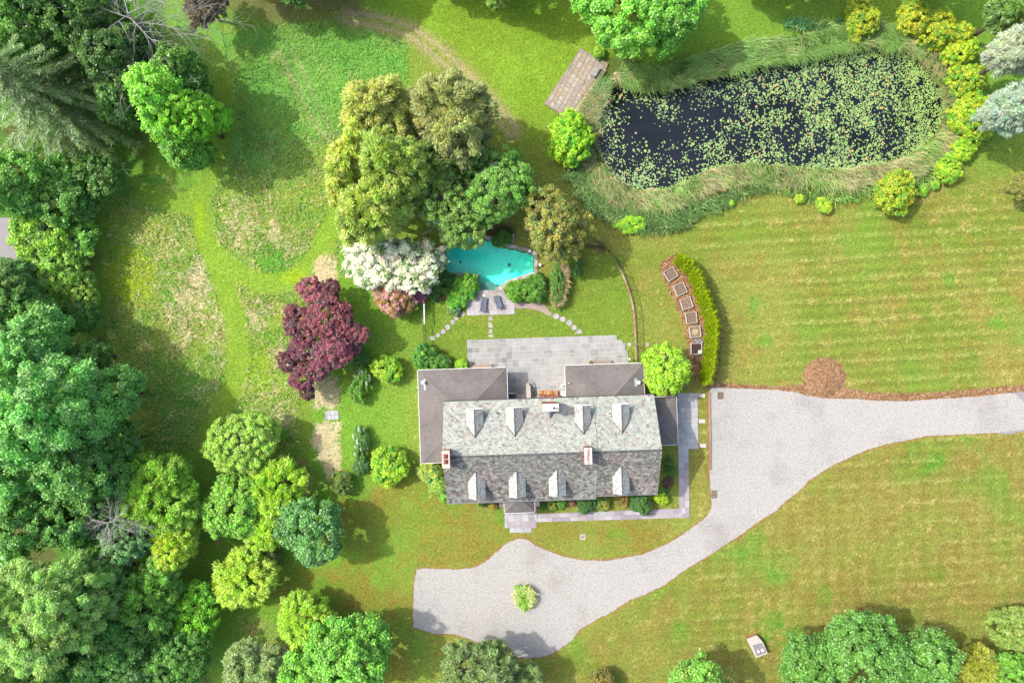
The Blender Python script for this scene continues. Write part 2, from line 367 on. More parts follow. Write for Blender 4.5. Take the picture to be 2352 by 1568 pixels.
# earth under the woods
wood = softpoly(X, Y, W2([(-900,-900),(400,-900),(380,120),(300,180),(330,380),(215,430),(205,700),(290,880),(230,1060),(300,1250),(230,1300),(420,1380),(480,1568),(600,2000),(-900,2000)]), 1, (n2-.5)*2)
G = mixc(G, mixc(np.ones(X.shape+(3,))*C3('5f9438', 2.2), C3('6a7040', 2.4), sstep(.5, .65, n2)), wood*.9)
rb = softpoly(X, Y, W2([(420,-100),(860,-100),(830,30),(640,60),(520,30),(430,40)]), 2, (n2-.5)*2)
G = mixc(G, C3('7b6650'), rb*.7)
p = P(2290, 20); d = np.hypot(X-p.x, Y-p.y)
G = mixc(G, C3('84b53c'), sstep(6, 2, segdist(X, Y, W2([(2240,60),(2290,160),(2300,330)])))*.6)
# edge of the gravel: bare soil
d = segdist(X, Y, drive, True)
G = mixc(G, C3('b08058'), sstep(.30, .05, d+(n3-.5)*.35)*.75)
# bark mulch strip along the drive, ring and bed
mul = [(1622,878),(1645,876),(1680,880),(1735,884),(1800,886),(1850,882),(1900,880),(1960,893),(2010,901),(2080,902),(2130,901),(2200,897),(2270,889),(2352,884),(2600,880),(2600,912),
       (2335,906),(2285,907),(2235,912),(2151,917),(2078,922),(2018,921),(1968,917),(1895,916),(1851,909),(1821,901),(1781,897),(1735,895),(1678,893),(1625,892)]
mm = softpoly(X, Y, W2(mul), .07, (n3-.5)*.35)
p = P(1894, 868); d = np.hypot((X-p.x), (Y-p.y)/.92)
mm = np.maximum(mm, sstep(2.62, 2.45, d+(n3-.5)*.5))
bed = pts(ZH, [(240,95),(300,100),(345,150),(430,230),(500,300),(560,400),(640,600),(700,800),(720,950),(710,1150),(690,1300),(660,1450),(600,1500),(480,1510),(430,1420),(400,1340),(385,1260),
               (360,1160),(350,1060),(335,960),(320,850),(290,760),(240,710),(215,590),(160,520),(120,410),(60,290),(80,220),(140,150)])
mm = np.maximum(mm, softpoly(X, Y, W2(bed), .07, (n3-.5)*.4))
mulc = mixc(np.ones(X.shape+(3,))*C3('ad8660'), C3('7d573c'), sstep(.5, .72, nf*.7+n3*.3)); mulc = mixc(mulc, C3('cfae88'), sstep(.75, .9, rng.random(X.shape))*.8)
G = mixc(G, mulc, mm)
# planting beds by the pool and the house: dark soil
for q in ([(1100,500),(1180,520),(1180,545),(1100,548)], [(1330,560),(1390,555),(1392,585),(1350,570)]):
    G = mixc(G, C3('5e4a40'), softpoly(X, Y, W2(q), .3, (n3-.5)*.5)*.8)
p = P(1012, 683); G = mixc(G, C3('6d5844'), sstep(.7, .5, np.hypot(X-p.x, Y-p.y)+(n3-.5)*.4)*.8)
# shore
dp = segdist(X, Y, pond, True); ip = inpoly(X, Y, pond)
G = mixc(G, C3('5d6a38', 2.4), sstep(3.2, 1.5, dp+(n2-.5)*2)*.7)
G = G*((.84+.32*nf)*(.9+.2*n3))[..., None]
Zg = (n3-.5)*.05*M
Zg = np.where(ip, -.9*sstep(0, 1.0, dp)-.02, Zg)
inp = inpoly(X, Y, pool); Zg = np.where(inp, -2.6, Zg)
flat = inpoly(X, Y, drive); Zg = np.where(flat, 0, Zg)
V = np.stack([X, Y, Zg], -1).reshape(-1, 3)
ny = len(gy); nx = len(gx); I = (np.arange(nx-1)[:, None]*ny+np.arange(ny-1)[None, :]).ravel()
F = np.stack([I, I+ny, I+ny+1, I+1], -1)
GROUND = mat('grass', attr=True, noise=[(3.5, .26), (8, .42)], bump=(9, .9, .16), rough_=.95, spec=.1)
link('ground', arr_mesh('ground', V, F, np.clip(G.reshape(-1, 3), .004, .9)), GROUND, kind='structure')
del V, F, mc

# ------------------------------------------------------------------ drive, neighbour's asphalt
GRAVEL = mat('gravel', hx('d9d6cf', 2.75), vary=[(.16, hx('c2bab2', 3.0), .52, .8), (.4, hx('aea7a1', 3.0), .66, .84), (1.3, hx('a39c96', 3.0), .66, .84)], noise=[(5, .22), (12, .22)], bump=(18, .8, .06), rough_=.95, spec=.15)
b = MB(); b.prism(rough(drive, .22, .055, 3), -.03, .02, cap2=False); b.build('driveway', GRAVEL, kind='structure')
ASPH = mat('asphalt', hx('a7a2a2', 2.3), noise=[(1, .08), (9, .08)], rough_=.9)
b = MB(); b.prism(rough(W2([(-200,500),(25,500),(33,520),(38,560),(40,595),(30,597),(-200,594)]), .4, .05, 5), -.03, .016, cap2=False); b.build('road', ASPH, kind='structure')
b = MB(); b.prism(rough(W2([(2325,901),(2345,900),(2700,905),(2700,1000),(2400,998),(2352,990),(2320,996),(2290,996),(2352,984),(2360,930),(2340,912)]), .3, .05, 6), -.03, .026, cap2=False); b.build('paved_road', ASPH, kind='structure')

# ------------------------------------------------------------------ pond water and weed
WATER = mat('pond_water', hx('22272e', 2.2), rough_=.06, spec=.35, vary=[(.12, hx('171a1c', 2.2), .45, .65)], bump=(3, .04, .02))
b = MB(); c0 = np.mean(np.array(pond), 0)
big = [(c0[0]+(p[0]-c0[0])*1.02, c0[1]+(p[1]-c0[1])*1.02) for p in pond]
b.prism(big, -.16, -.10, cap2=False); b.build('pond_water', WATER, kind='structure')

# ------------------------------------------------------------------ swimming pool
def off(poly, d):                            # grow an outline outwards by d
    n = len(poly); A = sum(poly[i][0]*poly[(i+1) % n][1]-poly[(i+1) % n][0]*poly[i][1] for i in range(n)); sg = 1 if A > 0 else -1
    out = []
    for i in range(n):
        p0 = Vector(poly[i-1][:2]); p1 = Vector(poly[i][:2]); p2 = Vector(poly[(i+1) % n][:2])
        a = (p1-p0).normalized(); c = (p2-p1).normalized(); na = Vector((a.y, -a.x))*sg; nc = Vector((c.y, -c.x))*sg
        m = (na+nc).normalized(); k = min(1.8, 1/max(.3, m.dot(na))); out.append(tuple(p1+m*d*k))
    return out
PLASTER = mat('pool_plaster', hx('82f7dc', 1.12), rough_=.7, vary=[(.35, hx('50ecd2', 1.15), .42, .62)], noise=[(2.5, .10), (.8, .06)])
poolroot = empty('swimming_pool', P(*ZP(900, 600)), label='free-form turquoise swimming pool with stone coping beside the white-flowering tree', cat='swimming pool')
pr = poolroot.location
def lo(poly, o=pr): return [(p[0]-o[0], p[1]-o[1]) for p in poly]
po = off(pool, .12); b = MB(); q = lo(po); n = len(q)
A = sum(q[i][0]*q[(i+1) % n][1]-q[(i+1) % n][0]*q[i][1] for i in range(n))
b.prism(q, -1.45, -1.3, cap2=False)
vs = [(p[0], p[1], -1.7) for p in q]+[(p[0], p[1], .03) for p in q]
b.add(vs, [(i, (i+1) % n, n+(i+1) % n, n+i) for i in range(n)])
b.build('basin', PLASTER, poolroot)
b = MB(); inner = lo(pool); outer = lo(off(pool, .42)); rr = random.Random(4)
for i in range(n):                           # coping laid stone by stone
    a0, a1 = Vector(inner[i]), Vector(inner[(i+1) % n]); o0, o1 = Vector(outer[i]), Vector(outer[(i+1) % n])
    m = max(1, round((a1-a0).length/.7)); g = .012/max(.1, (a1-a0).length/m)
    for k in range(m):
        t0, t1 = k/m+g/m*.5, (k+1)/m-g/m*.5; v = rr.uniform(.85, 1.1)
        c = np.array(hx(rr.choice(['d2cac0', 'c4bdb4', 'b5aaa2', 'ddd3c6']), KG))*v
        b.prism([a0.lerp(a1, t0), o0.lerp(o1, t0), o0.lerp(o1, t1), a0.lerp(a1, t1)], -.05, .075, c)
b.build('coping', STONE, poolroot)
m = bpy.data.materials.new('pool_water'); m.use_nodes = True; N = m.node_tree.nodes; L = m.node_tree.links; N.remove(N['Principled BSDF'])
tr = N.new('ShaderNodeBsdfTransparent'); tr.inputs[0].default_value = (.62, .98, .94, 1); gl = N.new('ShaderNodeBsdfGlossy'); gl.inputs['Roughness'].default_value = .03
fr = N.new('ShaderNodeFresnel'); fr.inputs[0].default_value = 1.33; mx = N.new('ShaderNodeMixShader'); bp = N.new('ShaderNodeBump'); nz = N.new('ShaderNodeTexNoise')
nz.inputs['Scale'].default_value = 2.5; bp.inputs['Strength'].default_value = .25; bp.inputs['Distance'].default_value = .03
L.new(nz.outputs[0], bp.inputs['Height']); L.new(bp.outputs[0], gl.inputs['Normal']); L.new(bp.outputs[0], fr.inputs['Normal'])
L.new(fr.outputs[0], mx.inputs[0]); L.new(tr.outputs[0], mx.inputs[1]); L.new(gl.outputs[0], mx.inputs[2]); L.new(mx.outputs[0], N['Material Output'].inputs[0])
me = bpy.data.meshes.new('water'); tri = tessellate_polygon([[Vector((p[0], p[1], 0)) for p in q]])
me.from_pydata([(p[0], p[1], -.06) for p in q], [], [t for t in tri]); link('water', me, m, poolroot)
# steps at the shallow end
b = MB(); rr = random.Random(8)
st1 = [ZP(748,1068), ZP(765,935), ZP(1000,935), ZP(1085,1012), ZP(1020,1072)]
st0 = [ZP(760,985), ZP(764,938), ZP(1000,938), ZP(1083,1010), ZP(1060,1034), ZP(975,985)]
b.prism(lo(W2(st1)), -1.3, -.32, hx('a6b8ae', 2.4))
for i in range(9):
    for j in range(3):
        x0 = 758+i*30+rr.uniform(-5, 5); y0 = 940+j*42+(i % 2)*14; x1 = x0+25; y1 = y0+36
        if x1 > 1000 and y0 > 990: continue
        b.prism(lo(W2([ZP(x0, y0), ZP(x1, y0), ZP(x1, y1), ZP(x0, y1)])), -.33, -.30, np.array(hx('8fa399', 2.4))*rr.uniform(.7, 1.25))
b.build('pool_steps', STONE, poolroot)
b = MB(); rr = random.Random(5)            # shallow stone shelf by the top edge
shelf = pts(ZP, [(850,200),(870,165),(930,145),(1000,170),(1060,215),(1100,270),(960,235)])
b.prism(lo(W2(shelf)), -.5, -.09, hx('b9d0c4', 2.3))
for k in range(9):
    cx, cy = 878+k*23, 190+k*6+rr.uniform(-14, 14)+(k % 2)*14-10
    b.prism(lo(W2([ZP(cx+13*math.cos(t)*rr.uniform(.8, 1.1), cy+17*math.sin(t)*rr.uniform(.8, 1.1)) for t in np.arange(0, 6.2, 1.05)])), -.1, -.07, np.array(hx('4e8f86', 2.4))*rr.uniform(.7, 1.2))
b.build('stone_shelf', STONE, poolroot)
b = MB(); dr = P(*ZP(440, 572)); b.lathe((dr.x-pr.x, dr.y-pr.y, -1.3), [(.16, 0), (.16, .03), (.11, .035)], (.05, .12, .12)); b.build('drain', ATT, poolroot)
b = MB(); dr = P(*ZP(1275, 620)); b.lathe((dr.x-pr.x, dr.y-pr.y, -1.3), [(.2, 0), (.2, .03), (.14, .035)], (.05, .12, .12)); b.build('drain', ATT, poolroot)

# ------------------------------------------------------------------ house frame
HC = Vector((4.15, -11.53)); TH = math.radians(1.9); ct, s_t = math.cos(TH), math.sin(TH)
def H2W(x, n, z=0): return Vector((HC.x+x*ct-n*s_t, HC.y+x*s_t+n*ct, z))
def W2H(p): d = Vector(p[:2])-HC; return (d.x*ct+d.y*s_t, -d.x*s_t+d.y*ct)
def flags(b, poly, th, z0, z1, rows, wid, cols, seed=0, gap=.022, offs=(0, 0)):
    """stone slabs in rough courses filling a convex outline (world xy), courses along direction th"""
    r = random.Random(seed); c, s = math.cos(th), math.sin(th)
    L_ = [(p[0]*c+p[1]*s, -p[0]*s+p[1]*c) for p in poly]
    A = sum(L_[i][0]*L_[(i+1) % len(L_)][1]-L_[(i+1) % len(L_)][0]*L_[i][1] for i in range(len(L_)))
    if A < 0: L_ = L_[::-1]
    x0 = min(p[0] for p in L_); x1 = max(p[0] for p in L_); y0 = min(p[1] for p in L_); y1 = max(p[1] for p in L_)
    y = y0
    while y < y1:
        h = r.choice(rows)
        if y1-(y+h) < .25: h = y1-y+.001
        x = x0-r.uniform(0, .5)
        while x < x1:
            w = r.choice(wid); parts = [(x, x+w, y, y+h)]
            if h > .7 and r.random() < .35: m_ = y+h*.5; parts = [(x, x+w, y, m_), (x, x+w, m_, y+h)]
            for (a0, a1, b0, b1) in parts:
                t = clip([(a0+gap, b0+gap), (a1-gap, b0+gap), (a1-gap, b1-gap), (a0+gap, b1-gap)], L_)
                if len(t) > 2:
                    k = np.array(r.choice(cols))*r.uniform(.93, 1.06)
                    b.prism([(p[0]*c-p[1]*s, p[0]*s+p[1]*c) for p in t], z0, z1+r.uniform(-.004, .004), k, cap2=False)
            x += w
        y += h
PAT = [hx(c, 2.75) for c in ('c9c9c4', 'c5c6c3', 'cdcdc9', 'c0c0bd', 'c8c7c1', 'cacaca', 'c7c8c3', 'b6b5b1')]
PATD = PAT+[hx(c, 2.4) for c in ('9a9a95', 'a8a7a1', 'b3ab9f', 'adada8')]
WALK = [hx(c, 2.2) for c in ('b8aeb4', 'c4bcc0', 'a99fa6', 'c9c6c6', 'b3a8ac', 'bdb4b2')]
def rectH(x0, x1, n0, n1): return [tuple(H2W(*p)[:2]) for p in ((x0, n0), (x1, n0), (x1, n1), (x0, n1))]
def hp(x, y): return W2H(P(x, y))
xl, _ = hp(1073, 800); xr, _ = hp(1417.3, 800); _, nt = hp(1245, 775); xs1 = hp(1429, 785)[0]; n_s1 = hp(1429, 780.5)[1]; xs2 = hp(1436, 790)[0]; n_s2 = hp(1436, 786.5)[1]
xs3 = hp(1442, 810)[0]; n_s3 = hp(1442, 804)[1]; xm0 = hp(1165, 860)[0]-.3; xm1 = hp(1298, 880)[0]+.3; nlow = 8.0
b = MB(); zt = .06
base = [rectH(xl, xr, 8.0, nt), rectH(xr, xs1, 8.0, n_s1), rectH(xs1, xs2, 8.0, n_s2), rectH(xs2, xs3, 8.0, n_s3), rectH(xm0, xm1, 4.9, 8.0)]
xd = hp(1163, 800)[0]
b.prism([tuple(H2W(*p)[:2]) for p in [(xl, 8.0), (xl, nt), (xr, nt), (xr, n_s1), (xs1, n_s1), (xs1, n_s2), (xs2, n_s2), (xs2, n_s3), (xs3, n_s3), (xs3, 8.0), (xm1, 8.0), (xm1, 4.9), (xm0, 4.9), (xm0, 8.0)]], -.05, zt-.012, hx('cfccc4', 2.1))
flags(b, rectH(xl, xd, 8.0, nt), TH, .02, zt, [.62, .62, .75], [.6, .75, .9, .75], PATD, 3, .02)
flags(b, rectH(xd, xr, 8.0, nt), TH, .02, zt+.004, [.6, .75, .9, .6], [.6, .75, .9, 1.1], PAT, 4)
flags(b, rectH(xr, xs1, 8.0, n_s1), TH, .02, zt+.002, [.6, .75], [.8], PATD, 5); flags(b, rectH(xs1, xs2, 8.0, n_s2), TH, .02, zt+.003, [.6, .75], [.5], PATD, 6)
flags(b, rectH(xs2, xs3, 8.0, n_s3), TH, .02, zt+.001, [.6, .75], [.5], PATD, 7); flags(b, rectH(xm0, xm1, 4.9, 8.0), TH, .02, zt+.003, [.6, .75, .9], [.6, .75, .9, 1.1], PAT, 8)
b.build('patio', STONE, kind='structure')
# pool deck and its curved path
dk = pts(ZP, [(560,1260),(625,1208),(730,1150),(752,1100),(1030,1105),(1120,1020),(1165,1010),(1200,1110),(1300,1240),(1362,1285),(1365,1470),(570,1492)])
b = MB(); b.prism(W2(dk), -.05, .046, hx('b5a79c', 2.2))
for k, q in enumerate([[(570,1492),(1365,1470),(1362,1285),(560,1262)], [(560,1262),(1362,1285),(1300,1240),(1200,1112),(735,1150),(625,1208)], [(735,1150),(1200,1112),(1165,1012),(1120,1022),(1030,1107),(752,1100)]]):
    flags(b, W2(pts(ZP, q)), TH*.8, .02, .06, [.55, .7], [.55, .7, .9], [hx(c, 2.4) for c in ('cfcccc', 'c9c4c2', 'd3d1d2', 'c2bdbb', 'cbbfb4')], 20+k, .018)
b.build('pool_deck', STONE, kind='structure')
b = MB(); b.prism(rough(W2(pts(T11, [(1188,516),(1240,508),(1290,525),(1345,512),(1400,530),(1430,570),(1458,600),(1440,612),(1400,590),(1345,565),(1290,557),(1195,556)])), .3, .03), -.05, .05, hx('b7a59a', 2.2), cap2=False)
b.build('garden_path', mat('worn_stone', attr=True, noise=[(1.2, .15), (6, .12)], bump=(10, .3)), kind='structure')
# walk east and south of the house
b = MB()
wk = [W2(pts(ZE, [(505,110),(735,110),(745,748),(512,748)])), W2(pts(ZE, [(514,748),(632,748),(642,1535),(527,1535)])),
      W2([(1236,1179),(1560,1167),(1583,1166),(1583,1188),(1232,1198)]), W2(pts(T12, [(1125,330),(1350,330),(1345,500),(1125,500)])), W2(pts(T12, [(1160,500),(1310,500),(1310,532),(1160,532)]))]
wk2 = W2(pts(ZE, [(385,705),(514,703),(514,750),(387,757)]))
for k, q in enumerate(wk): b.prism(q, -.05, .038+.0012*k, hx('a9a4a2', 2.2), cap2=False)
CE = [hx(c, 2.2) for c in ('c5c7c8', 'cdcdcc', 'bfc2c3', 'c9c9c7')]
flags(b, wk[0], TH+.005, .02, .055, [.6], [.58, .58, .9], CE, 31); flags(b, wk[1], math.pi/2+.02, .02, .056, [.55, .6], [.8, 1.1, .9], WALK+CE, 32)
flags(b, wk[2], TH, .02, .058, [.52, .6], [.8, .95, 1.15], WALK, 33); flags(b, wk[3], TH, .02, .060, [.7, .8], [.65, .8, .95], WALK+CE, 34); flags(b, wk[4], TH, .02, .057, [.8], [.95], CE, 35)
b.build('stone_walk', STONE, kind='structure')

# stepping stones: every stone its own
def stone_poly(c, r, n, rnd, asp=1, rz=0):
    out = []
    for k in range(n):
        t = 2*math.pi*(k+.5)/n+rnd.uniform(-.12, .12); rr_ = r*rnd.uniform(.9, 1.12)
        x, y = rr_*math.cos(t)*asp, rr_*math.sin(t)/asp; out.append((x*math.cos(rz)-y*math.sin(rz), x*math.sin(rz)+y*math.cos(rz)))
    return out
rs = random.Random(12)
def stones(L, label, group, col='bdb5b2', r=.3, n=5, first='stepping_stone'):
    for i, (x, y) in enumerate(L):
        b = MB(); b.prism(stone_poly(None, r*rs.uniform(.92, 1.08), n if n != 4 else 4, rs, 1.0, rs.uniform(-.25, .25)), -.03, .05, np.array(hx(col, 2.1))*rs.uniform(.9, 1.08))
        b.build('stepping_stone', STONE, None, P(x, y), label=label, cat='stepping stone', group=group)
def arc(L, what, grp, *a, **k):
    for i, q in enumerate(L): stones([q], ORD[i]+' stone '+what, grp, *a, **k)
arc(pts(ZL, [(940,570),(840,633),(768,707),(690,787),(614,863),(524,925)]), 'down the arc that leaves the pool deck westward, counted from the deck', 'stepping stones west of the pool', r=.32)
stones(pts(ZL, [(430,975)]), 'pale stepping stone lying under the short black fence, at the end of the arc', None, 'd0d0d6', .3)
arc(pts(T11, [(1027,625),(1027,671),(1030,713)]), 'in the straight line from pool deck to patio, counted from the deck', 'stepping stones straight from deck to patio', 'bcb4ac', .36, 4)
arc(pts(T11, [(1480,610),(1525,630),(1570,655),(1603,687)]), 'of the slanting row below the ornamental grass, counted from the path', 'stepping stones east of the pool', r=.36)
stones(pts(T11, [(1641,716)]), 'last stone of the slanting row, nearest the patio edge', None, r=.32); stones(pts(T11, [(1617,727)]), 'small stone beside the last slab of the slanting row', None, r=.16)
arc(pts(T11, [(1983,803),(2035,802)]), 'east of the patio steps towards the curved fence', 'slabs by the curved fence', 'c2bdb6', .27, 4)
stones(pts(T11, [(2108,805)]), 'small slab just outside the curved fence by the round green tree', None, 'b9b2aa', .25, 4)
for (q, lab) in (((785,137),'pale slab in the grass strip nearest the hedge end'), ((787,430),'middle pale slab in the grass strip beside the gravel edging'), ((797,710),'brightest slab at the lower end of the grass strip by the gravel')):
    p = P(*ZE(*q)); b = MB(); b.box((0, 0, .03), (.72, .42, .08), .03, hx('dcd2cc', 2.1)); b.build('paving_slab', STONE, None, p, label=lab, cat='paving slab')
p = P(*T11(1031, 745)); b = MB(); b.box((0, 0, .03), (.55, .26, .08), .03, hx('cfc4b6', 2.1)); b.build('paving_slab', STONE, None, p, label='thin slab set against the patio edge below the straight row', cat='paving slab')

b = MB(); mc_ = P(1894, 868); nr, ns = 7, 40; r_ = random.Random(4); vs = [(0, 0, .42)]
for i in range(1, nr+1):
    for k in range(ns):
        t = 2*math.pi*k/ns; rr_ = 2.42*i/nr*(1+(r_.uniform(-.03, .03) if i == nr else 0)); rr_ *= 1+.035*math.sin(3*t+1)+.03*math.sin(7*t)+(r_.uniform(-.05, .05) if i >= nr-1 else 0); z = .34*max(0, 1-(i/nr)**1.6)+(r_.uniform(-.04, .05) if i < nr else -.04); vs.append((rr_*math.cos(t), rr_*math.sin(t)*.95, z))
fs = [(0, 1+k, 1+(k+1) % ns) for k in range(ns)]+[(1+(i-1)*ns+k, 1+i*ns+k, 1+i*ns+(k+1) % ns, 1+(i-1)*ns+(k+1) % ns) for i in range(1, nr) for k in range(ns)]
b.add(vs, fs, hx('ab8560', 2.05)); MULCH = mat('bark_mulch', attr=True, vary=[(3.5, hx('7d573c', 2.05), .5, .62), (5, hx('cfae88', 2.05), .6, .7)], noise=[(7, .3), (16, .3)], bump=(9, 1, .12), rough_=.95)
b.build('mulch_mound', MULCH, None, mc_, label='round raised mound of reddish bark mulch above the driveway', cat='mulch mound')
# ------------------------------------------------------------------ the house
ZR, ZE_, NN, NS1, NS2, HX0, HX1, XM = 7.9, 4.7, 5.42, 5.45, 5.15, -11.32, 11.3, 4.72
house = empty('slate_roofed_house', (HC.x, HC.y, 0), TH, label='long white house with slate roof, eight dormers and grey low wings', cat='house')
SL = (ZR-ZE_)/NN
CREAM = [hx(c, 2.75) for c in ('d0d8cc', 'c6d0c2', 'd9dccf', 'c0ccbe', 'd2d2c6', 'bdb6b0', 'd6d0c2', 'b0b8ac', 'dde0d4', 'ccd6c8', 'c8d2c5', 'cccdc2')]
CREAMD = CREAM+[hx('a38f92', 1.9), hx('9aa39a', 1.9)]
GREY = [hx(c, 2.45) for c in ('918c86', '9b9790', '857f79', 'a9a59b', '79726c', '938a86', 'b3b3a9', '6d6762', '8d8b82', '968d88')]
DORM = [hx(c, 2.6) for c in ('d9dad0', 'cfd1c8', 'c9cac1', 'dcdad2', 'bdbdb4', 'c9c2bb', 'e2e1d8')]
def slates(b, o, ux, ud, width, length, cols, seed, e0, e1, w0, w1, keep=None, lift=.028, mixf=None):
    """slates on a slope: o = top corner (at the ridge), ux along the ridge, ud down the slope"""
    r = random.Random(seed); o = Vector(o); ux = Vector(ux).normalized(); ud = Vector(ud).normalized(); nn_ = ux.cross(ud)
    if nn_.z < 0: nn_ = -nn_
    d = length
    while d > .02:
        t = d/length; e = e1+(e0-e1)*t; lo_ = max(0, d-e); x = -r.uniform(0, .2)
        ww0 = w1+(w0-w1)*t
        while x < width:
            w = ww0*r.uniform(.7, 1.35); xa, xb = max(0, x), min(width, x+w); x += w
            if xb-xa < .02: continue
            p = o+ux*((xa+xb)/2)+ud*((d+lo_)/2)
            if keep and not keep(p): continue
            c = cols[int(r.random()**1.3*len(cols))] if mixf is None else mixf(p, r)
            c = np.array(c)*r.uniform(.86, 1.12); g = .007; l2 = lift*r.uniform(.7, 1.4)
            a0 = o+ux*(xa+g)+ud*(d+.012)+nn_*l2; a1 = o+ux*(xb-g)+ud*(d+.012)+nn_*l2
            b1 = o+ux*(xb-g)+ud*lo_+nn_*.006; b0 = o+ux*(xa+g)+ud*lo_+nn_*.006; f0 = a0-nn_*l2; f1 = a1-nn_*l2
            b.add([a0, a1, b1, b0, f0, f1], [(0, 1, 2, 3), (4, 5, 1, 0)], c)
        d -= e
def slope(b, x0, x1, sgn, run, zr, ze, cols, seed, mixf=None):
    ln = math.hypot(run, zr-ze)
    slates(b, (x0, 0, zr), (1, 0, 0), (0, sgn*run, ze-zr), x1-x0, ln, cols, seed, .25, .15, .30, .24, mixf=mixf)
def northmix(p, r):
    t = fbm(np.array([p.x]), np.array([p.y]), .45, 5)[0]
    if r.random() < .08+.1*max(0, t-.52)*4: return hx(r.choice(['ab9a9b', 'a79498', 'b3a5a2', 'c6b4ac', 'a09c9a', '9aa19b']), 2.5)
    c = np.array(r.choice(CREAM)); return c*(.93+.14*t)
def southmix(p, r):
    t = fbm(np.array([p.x]), np.array([p.y]), .5, 6)[0]
    if XM-1.9 < p.x < XM and p.y < -2.0 and r.random() < .65: return np.array(r.choice(CREAM))*.80
    if r.random() < .16: return np.array(r.choice(CREAM))*.72
    c = np.array(r.choice(GREY)); return c*(.78+.5*t)*(np.array([1.05, .98, .96]) if t > .55 else np.array([.98, 1.02, .98]))
# roof: deck and slates, two parts
b = MB()
def deck(b, x0, x1, n0, n1, zr, sl_, c, th=.16):
    v = [(x, n, z) for x in (x0, x1) for n, z in ((n0, zr-sl_*abs(n0)), (0, zr), (n1, zr-sl_*abs(n1)), (n1, zr-sl_*abs(n1)-th), (0, zr-th), (n0, zr-sl_*abs(n0)-th))]
    b.add(v, [(0, 1, 7, 6)[::-1], (1, 2, 8, 7)[::-1], (2, 3, 9, 8)[::-1], (3, 4, 10, 9)[::-1], (4, 5, 11, 10)[::-1], (5, 0, 6, 11)[::-1], (0, 1, 4, 5), (1, 2, 3, 4), (6, 7, 10, 11)[::-1], (7, 8, 9, 10)[::-1]], c)
dark = hx('55585a', 2)
deck(b, HX0, XM, -NS1, NN, ZR, SL, dark)
slope(b, HX0, XM, 1, NN, ZR, ZE_, CREAM, 1, northmix); slope(b, HX0, XM, -1, NS1, ZR, ZR-SL*NS1, GREY, 2, southmix)
r_ = random.Random(1)
for k in range(54): b.box((HX0+.15+k*.297, 0, ZR+.02), (.29, .2, .07), r_.uniform(-.01, .01), np.array(hx('5e635f', 2))*r_.uniform(.6, 1.3))
b.build('roof', SLATE, house)
b = MB()
deck(b, XM+.012, HX1, -NS2, NN, ZR-.07, SL, dark)
slope(b, XM+.01, HX1, 1, NN, ZR-.07, ZR-.07-SL*NN, CREAM, 3, northmix); slope(b, XM+.01, HX1, -1, NS2, ZR-.07, ZR-.07-SL*NS2, GREY, 4, southmix)
for k in range(22): b.box((XM+.18+k*.297, 0, ZR-.05), (.29, .2, .07), r_.uniform(-.01, .01), np.array(hx('5e635f', 2))*r_.uniform(.6, 1.3))
b.build('roof', SLATE, house)
b = MB(); gut = hx('4a4d4e', 2)
b.box(((HX0+HX1)/2, NN+.06, ZE_-.1), (HX1-HX0, .12, .1), 0, gut); b.build('gutter', ATT, house)
b = MB(); b.box(((HX0+XM)/2, -NS1-.06, ZR-SL*NS1-.1), (XM-HX0, .12, .1), 0, hx('8f9290', 2)); b.build('gutter', ATT, house)
b = MB(); b.box(((XM+HX1)/2, -NS2-.06, ZR-SL*NS2-.17), (HX1-XM, .12, .1), 0, hx('8f9290', 2)); b.build('gutter', ATT, house)
# walls with gables
b = MB(); wx0, wx1, wn0, wn1 = HX0+.3, HX1-.3, -NS2+.4, NN-.4; zw = ZR-SL*wn1-.22
b.prism([(wx0, wn0), (wx1, wn0), (wx1, wn1), (wx0, wn1)], 0, zw, (.5,)*3)
for x in (wx0, wx1):
    b.add([(x-.05, wn0, zw), (x-.05, wn1, zw), (x-.05, 0, ZR-.25), (x+.05, wn0, zw), (x+.05, wn1, zw), (x+.05, 0, ZR-.25)], [(0, 2, 1), (3, 4, 5), (0, 1, 4, 3), (1, 2, 5, 4), (2, 0, 3, 5)])
b.build('wall', PAINTW, house)
GLASS = mat('window_glass', (.02, .03, .04), rough_=.08, spec=.8)
def window(parent, x, n, z, w, h, face):   # face: +1 looks north, -1 south ; 2 east ; -2 west
    f = MB(); g = MB(); t = .07
    def bx(mb, cx, cz, sx, sz, dep, o):
        if abs(face) == 1: mb.box((x+cx, n+face*o, z+cz), (sx, dep, sz), 0, (.6,)*3)
        else: mb.box((x+(face/2)*o, n+cx, z+cz), (dep, sx, sz), 0, (.6,)*3)
    for s in (-1, 1): bx(f, s*(w/2), 0, t, h+t, .06, .03); bx(f, 0, s*h/2, w+t, t, .06, .03)
    bx(f, 0, 0, w, .03, .04, .03); bx(f, 0, 0, .03, h, .04, .035)
    fo = f.build('window', PAINTW, parent); bx(g, 0, 0, w-.02, h-.02, .02, .012); g.build('pane', GLASS, fo)
for x in (-9.6, -6.9, .3, 9.9): window(house, x, wn1, 1.5, 1.0, 1.4, 1)
for x in (-9.3, -7.0, -.6, 1.9, 6.2, 8.9): window(house, x, wn0, 1.6, 1.0, 1.4, -1)
for n in (-3.2,): window(house, wx0-.05, n, 1.6, .9, 1.4, -2)
for n in (-3.4, 2.2): window(house, wx1+.05, n, 5.2 if n > 0 else 1.6, .8, 1.2, 2)
